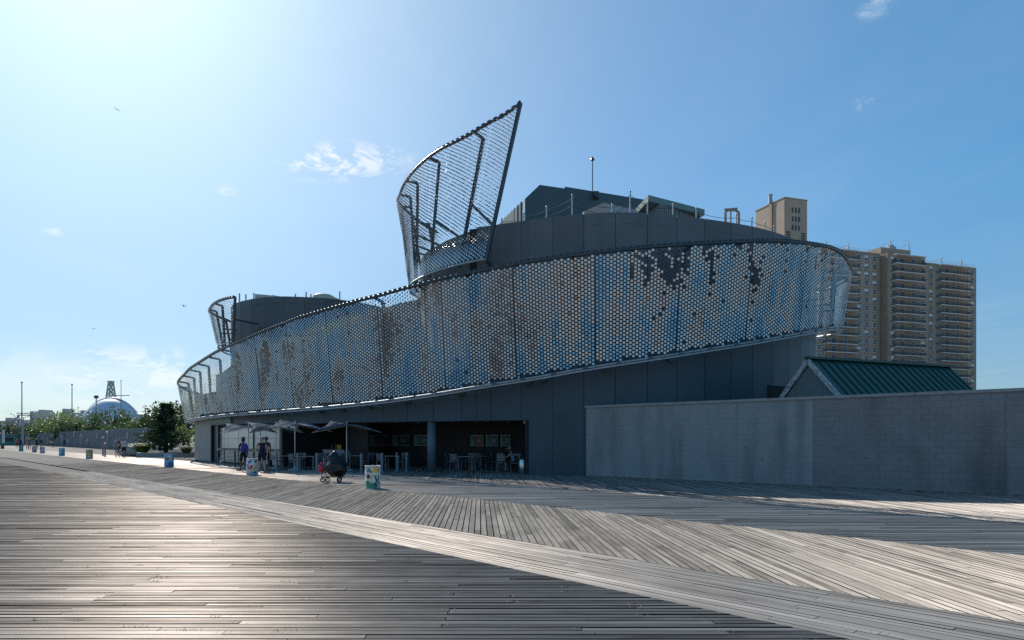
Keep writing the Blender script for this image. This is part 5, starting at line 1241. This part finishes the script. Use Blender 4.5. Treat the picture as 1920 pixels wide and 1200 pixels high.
m = MB(); m.bar((-.02, .335, .98), (-.02, .325, 1.40), .03, .02); m.bar((.08, .345, 1.22), (.16, .32, 1.3), .03, .02); m.build('trim', cloth('magenta', (.6, .08, .3)), bk_)
for s_ in (-1, 1): m = MB(); m.tube([(s_*.12, .14, 1.40), (s_*.13, .02, 1.46), (s_*.13, -.12, 1.36), (s_*.14, -.1, 1.15), (s_*.14, .12, 1.02)], .02, 6); m.build('strap', cloth('indigo', (.04, .04, .25)), bk_)
# carried tote
tt_ = empty('tote_bag', pm2 + Vector((.24, -.12, 0)), walk, label='black tote bag hanging from the hand of the plum-topped walker', cat='bag'); m = MB(); rbox(m, (0, 0, .42), (.15, .36, .34), k=5); m.build('bag_body', black, tt_, smooth=True)
m = MB(); m.tube([(0, -.1, .58), (0, -.07, .72), (0, 0, .78), (0, .07, .72), (0, .1, .58)], .012, 6); m.build('handle', black, tt_)
# far walkers
FP = [(31.5,839,'mid',pink,black,1.64,'walker in a pink top far down the boardwalk',1),(38,842,'dark',black,denim,1.7,'dark dressed walker behind the teal drum',1),(41.5,841,'pale',lav,denim,1.76,'walker in a lavender shirt behind the teal drum',1),(51.5,842.3,'mid',grey,pinkish,1.7,'walker in grey on the left of the striding pair',-1),(55.5,842.6,'pale',teal_c,denim,1.8,'broad walker in a dark green shirt and blue shorts',-1),(65.5,841.2,'pale',grey,grey,1.66,'grey walker behind the grey patched drum',1),(69,841.6,'mid',navy,black,1.76,'walker in navy with light cap between the grey and striped drums',1),(77,840.8,'dark',black,grey,1.7,'walker in a black top behind the striped drum',1),(121,838.6,'dark',navy,black,1.6,'lone dark walker close to the relief wall',1)]
for px, y, sk, sh, pt, H, lab, dr in FP:
    person(lab, GY(px, y), walk if dr > 0 else walk+math.pi, H, sk, sh, pt, stride=.25, hat=white if px == 69 else None, group='walkers far along the boardwalk')
person('walker bent forward beside the relief wall', GY(99.5, 839.2), face_to(-1, .1), 1.65, 'mid', pinkish, black, lean=1.35, stride=.1, arms=((1.2, .1, .2), (1.2, .1, .2)), group='walkers far along the boardwalk')
person('man in a white shirt and dark shorts walking a bicycle towards us', GY(232, 857), face_to(.35, -1), 1.72, 'mid', white, black, stride=.28, arms=((.2, .1, .2), (.55, .3, .5)), build=1.1)
person('companion in black walking behind the man with the bicycle', GY(224.5, 851.5), face_to(.35, -1), 1.68, 'pale', black, black, stride=.25)
# bicycle
bp_ = GY(220.5, 857); bc = empty('bicycle', bp_, face_to(.3, -1), label='dark bicycle wheeled beside the man in the white shirt', cat='bicycle')
for yy, nm in ((-.52, 'wheel'), (.52, 'wheel')):
    m = MB(); m.tube([(0, yy+.33*math.cos(t), .34+.33*math.sin(t)) for t in np.linspace(0, 2*math.pi, 24, endpoint=False)], .022, 6, closed=True); wh_ = m.build(nm, black, bc)
    m = MB()
    for k in range(8): t = k*math.pi/4; m.bar((0, yy, .34), (0, yy+.32*math.cos(t), .34+.32*math.sin(t)), .006)
    m.build('spokes', M_GALV, wh_, kind='stuff')
m = MB()
for a, b in (((0,-.52,.34),(0,-.40,.92)), ((0,-.42,.80),(0,.06,.30)), ((0,-.41,.84),(0,.22,.82)), ((0,.06,.30),(0,.24,.92)), ((0,.06,.30),(0,.52,.34)), ((0,.22,.80),(0,.52,.34))): m.tube([a, b], .018, 6)
m.build('frame', mat('bike_frame', (.05, .06, .08), .3, metal=.4), bc)
m = MB(); m.tube([(-.28, -.32, 1.02), (-.2, -.42, .98), (.2, -.42, .98), (.28, -.32, 1.02)], .016, 6); m.build('handlebar', M_STEEL, bc); m = MB(); rbox(m, (0, .26, .95), (.15, .27, .07)); m.build('saddle', black, bc, smooth=True)
# pair of pay-station posts
for px, y, h_, lab in ((193, 854.5, 1.75, 'taller of two brown pipe posts near the bicycle'), (197, 856, 1.2, 'shorter of two brown pipe posts near the bicycle')):
    e = empty('pipe_post', GY(px, y), label=lab, cat='post'); m = MB(); m.tube([(0,0,0), (0,0,h_)], .075, 10); m.build('shaft', mat('post_mauve', (.28, .2, .2), .5), e); m = MB(); m.ball((0, 0, h_), (.11, .11, .09), 10, 6); m.build('cap', mat('cap_pale', (.6, .5, .48), .4), e, smooth=True)

# ------------------------------------------------------------------ cart of black bags
ct = GY(626, 904); cart = empty('hand_cart', ct, R(-8), label='small four-wheeled folding cart loaded with a black rubbish bag', cat='cart')
for x, y in ((-.36, -.2), (-.14, -.26), (.3, -.22), (.14, .22), (-.36, .22)):
    if (x, y) == (-.36, .22): continue
    m = MB(); m.tube([(x+.085*math.cos(t), y, .1+.085*math.sin(t)) for t in np.linspace(0, 2*math.pi, 18, endpoint=False)], .02, 6, closed=True); wh_ = m.build('wheel', black, cart)
    m = MB()
    for k in range(5): t = k*1.257; m.bar((x, y, .1), (x+.08*math.cos(t), y, .1+.08*math.sin(t)), .016)
    m.build('rim', M_GALV, wh_)
m = MB()
for a, b in (((-.38,-.22,.2),(.34,-.22,.2)), ((-.38,.2,.2),(.34,.2,.2)), ((-.38,-.22,.2),(-.38,.2,.2)), ((.34,-.22,.2),(.34,.2,.2)), ((-.40,-.2,.1),(-.40,-.2,.55)), ((-.40,.2,.1),(-.40,.2,.55)), ((-.40,-.2,.55),(-.40,.2,.55)), ((-.36,-.2,.1),(-.36,-.2,.2)), ((.3,-.22,.1),(.3,-.22,.2)), ((.14,.22,.1),(.14,.22,.2)), ((-.14,-.26,.1),(-.14,-.22,.2))): m.tube([a, b], .014, 6)
m.build('frame', M_STEEL, cart); m = MB(); m.tube([(-.40, -.02, .55), (-.42, -.02, .95)], .012, 6); m.build('handle_pole', M_GALV, cart)
m_bag = mat('black_plastic_bag', (.005, .006, .008), .3, var=.2, scale=6, bump=1.0, bscale=9, spec=.45)
def bag(loc, r_, seed, neck=0.12):
    rd = random.Random(seed); m = MB(); n, k = 22, 16; nz_ = vnoise(seed, 30, 30); base = 0
    for i in range(k+1):
        th = math.pi*i/k
        for j in range(n):
            a = 2*math.pi*j/n; q = 1 + .2*nz_(a*2.2+.1, th*3) + .09*nz_(a*6, th*7+3) + .04*math.cos(a*9)*max(0, math.cos(th))
            z = r_[2]*math.cos(th); rr_ = math.sin(th)**.8
            if th < .9: rr_ *= .62 + .42*(th/.9); z += neck*(1-th/.9)
            m.v.append((r_[0]*q*rr_*math.cos(a), r_[1]*q*rr_*math.sin(a), z))
    for i in range(k):
        for j in range(n): m.face((i*n+j, (i+1)*n+j, (i+1)*n+(j+1) % n, i*n+(j+1) % n))
    return m
o = bag(None, (.40, .34, .33), 3, .22).build('rubbish_bag', m_bag, smooth=True, label='large shiny black rubbish bag tied on the hand cart', cat='bag'); o.location = ct + Vector((.12, 0, .52))
o = bag(None, (.25, .22, .26), 8, .1).build('rubbish_bag', m_bag, smooth=True, label='smaller black rubbish bag on top of the big one on the cart', cat='bag'); o.location = ct + Vector((.0, .03, .84))
o = bag(None, (.13, .12, .17), 5, .08).build('carrier_bag', mat('red_plastic', (.4, .02, .04), .35, var=.2, scale=8, bump=.5, bscale=9), smooth=True, label='red carrier bag hanging at the handle end of the hand cart', cat='bag'); o.location = ct + Vector((-.46, -.08, .52))

# ------------------------------------------------------------------ seating terrace
m_fab = mat('parasol_fabric', (.62, .65, .70), .8, var=.06, scale=3, bump=.1, bscale=50); nt = m_fab.node_tree; b = nt.nodes['Principled BSDF']; tr = nt.nodes.new('ShaderNodeBsdfTranslucent'); mx = nt.nodes.new('ShaderNodeMixShader'); mx.inputs[0].default_value = .5; nt.links.new(b.inputs['Base Color'].links[0].from_socket, tr.inputs[0]); nt.links.new(b.outputs[0], mx.inputs[1]); nt.links.new(tr.outputs[0], mx.inputs[2]); nt.links.new(mx.outputs[0], nt.nodes['Material Output'].inputs[0])
m_alu = mat('aluminium_tube', (.5, .52, .54), .35, metal=.8); m_base = mat('parasol_base_pale', (.45, .55, .6), .6)
def parasol(px, d, size, rz, lab, h=2.36):
    e = empty('parasol', G(px, d), rz, label=lab, cat='parasol', group='grey sail parasols by the grill')
    m = MB(); m.tube([(0,0,.05), (0,0,h+.16)], .028, 8); m.build('pole', m_alu, e)
    m = MB(); m.ball((0, 0, h+.17), .04, 8, 6); m.build('finial', mat('white_plastic', (.75,.75,.73), .4), e)
    m = MB(); m.lathe([(.34, 0), (.34, .06), (.1, .1), (.05, .22)], (0, 0, 0), 18); m.build('base', m_base, e)
    n = 16; m = MB(); s = size/2
    def f(u, v):
        # square sail: two corners pulled up, two down, scalloped edges
        r2 = max(abs(u), abs(v)); sc = 1 - .16*(1-min(1, abs(abs(u)-abs(v)))**1.0)*0
        cu = 1 - .17*(1-v*v); cv = 1 - .17*(1-u*u)
        x, y = u*s*cu, v*s*cv
        z = h + .02 + .25*u*v - .075*(u*u+v*v) + .08*abs(u*v)*(1 if u*v > 0 else 0)
        return (x, y, z)
    idx = {}
    for i in range(n+1):
        for j in range(n+1): idx[i, j] = len(m.v); m.v.append(f(-1+2*i/n, -1+2*j/n))
    for i in range(n):
        for j in range(n): m.face((idx[i, j], idx[i+1, j], idx[i+1, j+1], idx[i, j+1]))
    k0 = len(m.v)
    for v in m.v[:k0]: m.v.append((v[0], v[1], v[2]-.012))
    for fc in list(m.f[:n*n]): m.face([q+k0 for q in fc][::-1])
    for i in range(n):
        for a, b in (((i,0),(i+1,0)), ((i+1,n),(i,n)), ((0,i+1),(0,i)), ((n,i),(n,i+1))): m.face((idx[a], idx[a]+k0, idx[b]+k0, idx[b]))
    m.build('canopy', m_fab, e, smooth=True)
    m = MB()
    for u, v in ((1,1),(-1,-1),(1,-1),(-1,1)):
        q = f(u*.97, v*.97); m.tube([(0, 0, h-.02), (q[0]*.5, q[1]*.5, (h-.02)*.5+q[2]*.5-.02), (q[0], q[1], q[2]-.02)], .012, 5)
    m.build('ribs', m_alu, e)
parasol(466, 40.0, 2.9, .5, 'grey sail parasol nearest the shutters, with the dark pole'); parasol(488, 39.2, 2.9, 1.1, 'grey sail parasol second from the sign'); parasol(517, 37.2, 2.9, .3, 'grey sail parasol in the middle of the row of five'); parasol(553, 35.9, 2.9, .75, 'wide grey sail parasol second from the round column', 2.40); parasol(650, 35.6, 2.8, .62, 'grey sail parasol nearest the round column')
# barrier posts along the terrace edge
m_post = mat('post_grey_paint', (.22, .26, .29), .5, var=.08, scale=5)
ordn = ['first', 'second', 'third', 'fourth', 'fifth', 'sixth', 'seventh', 'eighth', 'ninth']
for i, (px, y) in enumerate(((440.5, 876), (476, 881), (519, 883.5), (558, 885.5), (593.5, 887), (677, 886.5), (716, 887.5), (744, 884.5), (762, 884))):
    q = GY(px, y); e = empty('barrier_post', q, label=ordn[i] + ' square grey barrier post of the seating terrace, counting from the shutters', cat='post', group='barrier posts round the seating terrace')
    m = MB(); m.box((0, 0, .47), (.085, .085, .94)); m.build('shaft', m_post if i > 1 else M_STEEL, e); m = MB(); m.box((0, 0, .952), (.095, .095, .02)); m.build('cap', m_post, e); m = MB(); m.box((0, 0, .008), (.16, .16, .014)); m.build('foot_plate', m_post, e)
# rail between the dark posts
q0, q1 = GY(406, 871), GY(519, 883.5)
e = empty('barrier_rail', q0, label='dark horizontal handrail in front of the shutters', cat='railing'); m = MB(); m.bar((0,0,.97), tuple(q1-q0 + Vector((0,0,.97))), .05, .05); m.build('handrail', M_STEEL, e)
for k in (0, .16, .42, .52, .8): m = MB(); p = (q1-q0)*k; m.bar((p.x, p.y, 0), (p.x, p.y, .945), .045); m.build('baluster', M_STEEL, e)
# chairs and tables
m_ch = mat('chair_metal', (.2, .23, .26), .4, metal=.5, var=.1); m_tab = mat('table_top', (.32, .35, .37), .35, metal=.3)
def make_chair():
    c = empty('cafe_chair'); m = MB(); m.box((0, 0, .45), (.44, .43, .025)); m.build('seat', m_ch, c)
    m = MB()
    for k in range(5): m.bar((-.21, .225+.012*k, .56+k*.07), (.21, .225+.012*k, .56+k*.07), .012, .05)
    m.build('backrest', m_ch, c)
    for x, y in ((-.2, -.2), (.2, -.2)): m = MB(); m.tube([(x, y, 0), (x, y, .44)], .015, 6); m.build('leg', m_ch, c)
    for x in (-.22, .22): m = MB(); m.tube([(x, .27, 0), (x, .21, .46), (x, .285, .9)], .016, 6); m.build('leg', m_ch, c)
    for x in (-.24, .24): m = MB(); m.tube([(x, .22, .66), (x, -.15, .65), (x, -.2, .46)], .014, 6); m.build('armrest', m_ch, c)
    return c
def make_table():
    t = empty('cafe_table'); m = MB(); m.box((0, 0, .725), (.8, .8, .03)); m.build('table_top', m_tab, t)
    for x in (-.35, .35):
        for y in (-.35, .35): m = MB(); m.bar((x, y, 0), (x, y, .709), .045); m.build('leg', m_ch, t)
    return t
ch0, tb0 = make_chair(), make_table(); used = [0, 0]
def put(k, px, d, rz, lab):
    src = (ch0, tb0)[k]; o = src if not used[k] else copy_tree(src); used[k] = 1
    o.location = G(px, d); o.rotation_euler = (0, 0, rz); tag(o, lab, ('chair', 'table')[k], ('cafe chairs of the seating terrace', 'cafe tables of the seating terrace')[k])
TB = [(540,37.3,'between the middle parasol and the wide parasol'),(577,36.6,'just right of the wide parasol pole'),(622,37.2,'behind the hand cart'),(668,38,'right of the parasol nearest the column'),(735,37.2,'left of the round column, with one side seat'),(872,36.2,'inside the bay, right of the round column'),(915,37.2,'deep in the bay below the orange poster'),(955,35.4,'beside the seated people near the steel bin')]
rc = random.Random(12)
for i, (px, d, lab) in enumerate(TB):
    put(1, px, d, rc.uniform(-.3, .3)+.4, 'square pale cafe table ' + lab)
    p = G(px, d)
    for j, a in enumerate((0.5, 2.2, 3.7, 5.3)[: (3 if i in (0, 3, 6) else 4)]):
        a += rc.uniform(-.2, .2); q = p + Vector((math.sin(a)*.78, math.cos(a)*.78, 0))
        put(0, PX(q), q.y, -a, ['back', 'right-hand', 'near', 'left-hand'][j] + ' metal cafe chair at the table ' + lab)
# service counter with bottles
sc_ = empty('condiment_counter', G(632, 39.3), R(-25), label='white condiment counter inside the dark bay behind the tables', cat='counter'); m = MB(); m.box((0, 0, .5), (1.5, .6, .98)); m.build('cabinet', mat('counter_white', (.45, .48, .5), .5), sc_); m = MB(); m.box((0, -.02, 1.02), (1.56, .66, .04)); m.build('counter_top', m_tab, sc_); m = MB(); m.box((-.3, -.31, .62), (.5, .02, .4)); m.build('opening', M_DARK, sc_)
for i, (dx, c, lab) in enumerate(((-.35, 'black', 'black flask on the condiment counter, leftmost'), (-.1, 'black', 'black flask on the condiment counter beside the yellow one'), (.08, 'yellow', 'tall yellow dispenser on the condiment counter'), (.24, 'yellow', 'yellow dispenser at the right of the condiment counter'))):
    e = empty('dispenser', G(632, 39.3) + Vector((dx*math.cos(R(-25)), dx*math.sin(R(-25)), 1.04)), label=lab, cat='dispenser'); m = MB(); m.lathe([(.065, 0), (.07, .02), (.07, .24), (.05, .28)], (0, 0, 0), 14); m.build('bottle', PM[c], e, smooth=True); m = MB(); m.lathe([(.05, .28), (.05, .33), (.02, .36)], (0, 0, 0), 12); m.build('lid', PM['black'], e)
# posters on the bay's back wall
m_pg = mat('poster_green', (.10, .30, .24), .5); m_pe = mat('poster_edge', (.5, .55, .52), .5)
pst = [(694,728,'poster with a dark reef picture, leftmost on the back wall',(.05,.06,.12),(.35,.15,.06)),(736,768,'poster with a grey fish picture, second on the back wall',(.06,.08,.12),(.2,.25,.28)),(776,806,'poster half hidden by the round column',(.05,.09,.14),(.16,.26,.3)),(882,907,'poster with an orange fish, right of the column',(.08,.07,.07),(.5,.2,.06)),(911,934,'poster with a blue shark picture',(.04,.08,.16),(.18,.26,.34)),(938,958,'poster nearest the seated people',(.06,.05,.05),(.3,.2,.12))]
def back_pt(px, off=-5.36):
    best = None
    for s in np.arange(bayL, bayR, .04):
        p = fpt(s, off); e_ = abs(PX(p)-px)
        if best is None or e_ < best[0]: best = (e_, p)
    return best[1]
for a, b, lab, c1, c2 in pst:
    A, B = back_pt(a), back_pt(b); dv = (B-A).normalized(); nv = Vector((dv.y, -dv.x, 0)); L_ = (B-A).length; dd = A.y
    z0, z1 = 1.26, 1.86; e = empty('poster', (A.x, A.y, 0), math.atan2(dv.y, dv.x), label=lab, cat='poster', group='posters on the bay back wall')
    m = MB(); m.box((L_/2, 0, (z0+z1)/2), (L_, .03, z1-z0)); m.build('panel', m_pg, e)
    m = MB(); m.poly([(L_*.32, -.018, z0+.03), (L_-.03, -.018, z0+.03), (L_-.03, -.018, z1-.03), (L_*.2, -.018, z1-.03)]); m.build('picture', mat('pic_'+str(a), c1, .4, var=.5, scale=6), e)
    m = MB(); m.poly([(L_*.62 + L_*.2*math.cos(t)*(1+.25*math.cos(3*t)), -.021, (z0+z1)/2 + .12*math.sin(t)) for t in np.linspace(0, 2*math.pi, 14, endpoint=False)]); m.build('pictured_fish', mat('fish_'+str(a), c2, .4, var=.4, scale=8), e)
    for z in (z0, z1): m = MB(); m.box((L_/2, -.02, z), (L_, .02, .025)); m.build('edge_strip', m_pe, e)
# seated people near the bin
sp1 = G(965, 33.9); person('person in a light blue shirt seated at the table by the steel bin', sp1, face_to(-1, .1), 1.7, 'mid', ltblue, black, sit=True, lean=.35, arms=((.7, .05, .7), (.7, .05, .7)), hat=pinkish)
put(0, 965, 33.95, face_to(-1, .1), 'metal chair under the person in light blue')
sp2 = G(944.5, 34.9); person('dark dressed person seated across from the light blue shirt', sp2, face_to(1, -.1), 1.65, 'dark', black, black, sit=True, lean=.2, arms=((.7, .05, .8), (.7, .05, .8)))
put(0, 944.5, 34.95, face_to(1, -.1), 'metal chair under the dark dressed person')
# bin and blue sign pillar
bi = empty('steel_bin', G(981, 32.3), R(-20), label='brushed steel litter bin at the right end of the seating bay', cat='bin'); m = MB(); m.lathe([(.19, 0), (.2, .02), (.2, .66), (.19, .68)], (0, 0, 0), 24); m.build('bin_body', mat('brushed_steel', (.6, .61, .62), .25, metal=.95, stretch=(1,1,12), scale=6), bi, smooth=True)
m = MB(); m.lathe([(.205, .68), (.205, .72), (.12, .78), (.1, .76), (0, .74)], (0, 0, 0), 24); m.build('bin_lid', M_STEEL, bi, smooth=True)
q = GY(1004.5, 889.5); si = empty('sign_pillar', q, R(-14), label='narrow blue sign pillar with pale emblem against the wall', cat='sign'); m = MB(); m.box((0, 0, .73), (.2, .14, 1.46)); m.build('pillar', mat('sign_blue', (.012, .015, .09), .4), si)
m = MB(); m.box((-.112, 0, .73), (.02, .15, 1.47)); m.build('edge_trim', m_alu, si)
m = MB(); m.poly([(0, -.073, 1.39), (-.035, -.073, 1.32), (-.05, -.073, 1.27), (0, -.073, 1.29), (.05, -.073, 1.27), (.035, -.073, 1.32)]); m.poly([(-.012, -.073, 1.28), (-.012, -.073, 1.22), (.012, -.073, 1.22), (.012, -.073, 1.28)]); m.build('emblem', mat('emblem_white', (.75, .77, .8), .5), si)
m = MB(); m.poly([(.035*math.cos(t), -.073, .93+.05*math.sin(t)) for t in np.linspace(0, 6.28, 12, endpoint=False)]); m.build('orange_spot', PM['orange'], si); m = MB(); m.poly([(.0+.028*math.cos(t), -.074, .90+.022*math.sin(t)) for t in np.linspace(0, 6.28, 10, endpoint=False)]); m.build('blue_spot', PM['sky'], si)
e = empty('sign_post', GY(373.5, 861.8), label='thin post with a small pale notice by the left siding', cat='sign'); m = MB(); m.tube([(0,0,0),(0,0,1.6)], .03, 8); m.build('post', M_STEEL, e); m = MB(); m.box((0, -.04, 1.45), (.12, .02, .4)); m.build('notice', mat('notice_pale', (.5,.52,.6), .5), e)

# ------------------------------------------------------------------ gulls
def gull(px, y, d, span, rz, roll, lab):
    q = W(px, y, d); e = empty('gull', q, rz, label=lab, cat='bird', group='gulls in the sky'); e.rotation_euler = (0, roll, rz); m_g = mat('gull_grey', (.12, .12, .13), .8)
    m = MB(); m.tube([(0,-.22,0), (0,-.14,.02), (0,0,.0), (0,.14,0), (0,.26,.01)], [.02,.05,.065,.045,.02], 8); m.build('body', m_g, e, smooth=True)
    for s_ in (-1, 1):
        m = MB(); h_ = span/2; pts = [(.03, -.06, .03), (h_*.45, -.11, .14), (h_, .02, .06)]; back_ = [(.03, .08, .03), (h_*.45, .05, .13), (h_*.97, .06, .055)]
        for i in range(2):
            A, B, C, D = [Vector((s_*p[0], p[1], p[2])) for p in (pts[i], pts[i+1], back_[i+1], back_[i])]; t = Vector((0, 0, .012)); cor = [A, B, C, D] if s_ > 0 else [D, C, B, A]; m.hexa([c - t for c in cor] + cor)
        m.build('wing', m_g, e)
gull(219, 205.5, 120, 1.3, .5, .5, 'gull high in the bright sky at the upper left'); gull(345, 574, 100, 1.2, 1.4, .0, 'gull gliding level left of the small fin'); gull(176, 617, 130, .8, .3, -.3, 'tiny gull low on the left above the clouds')
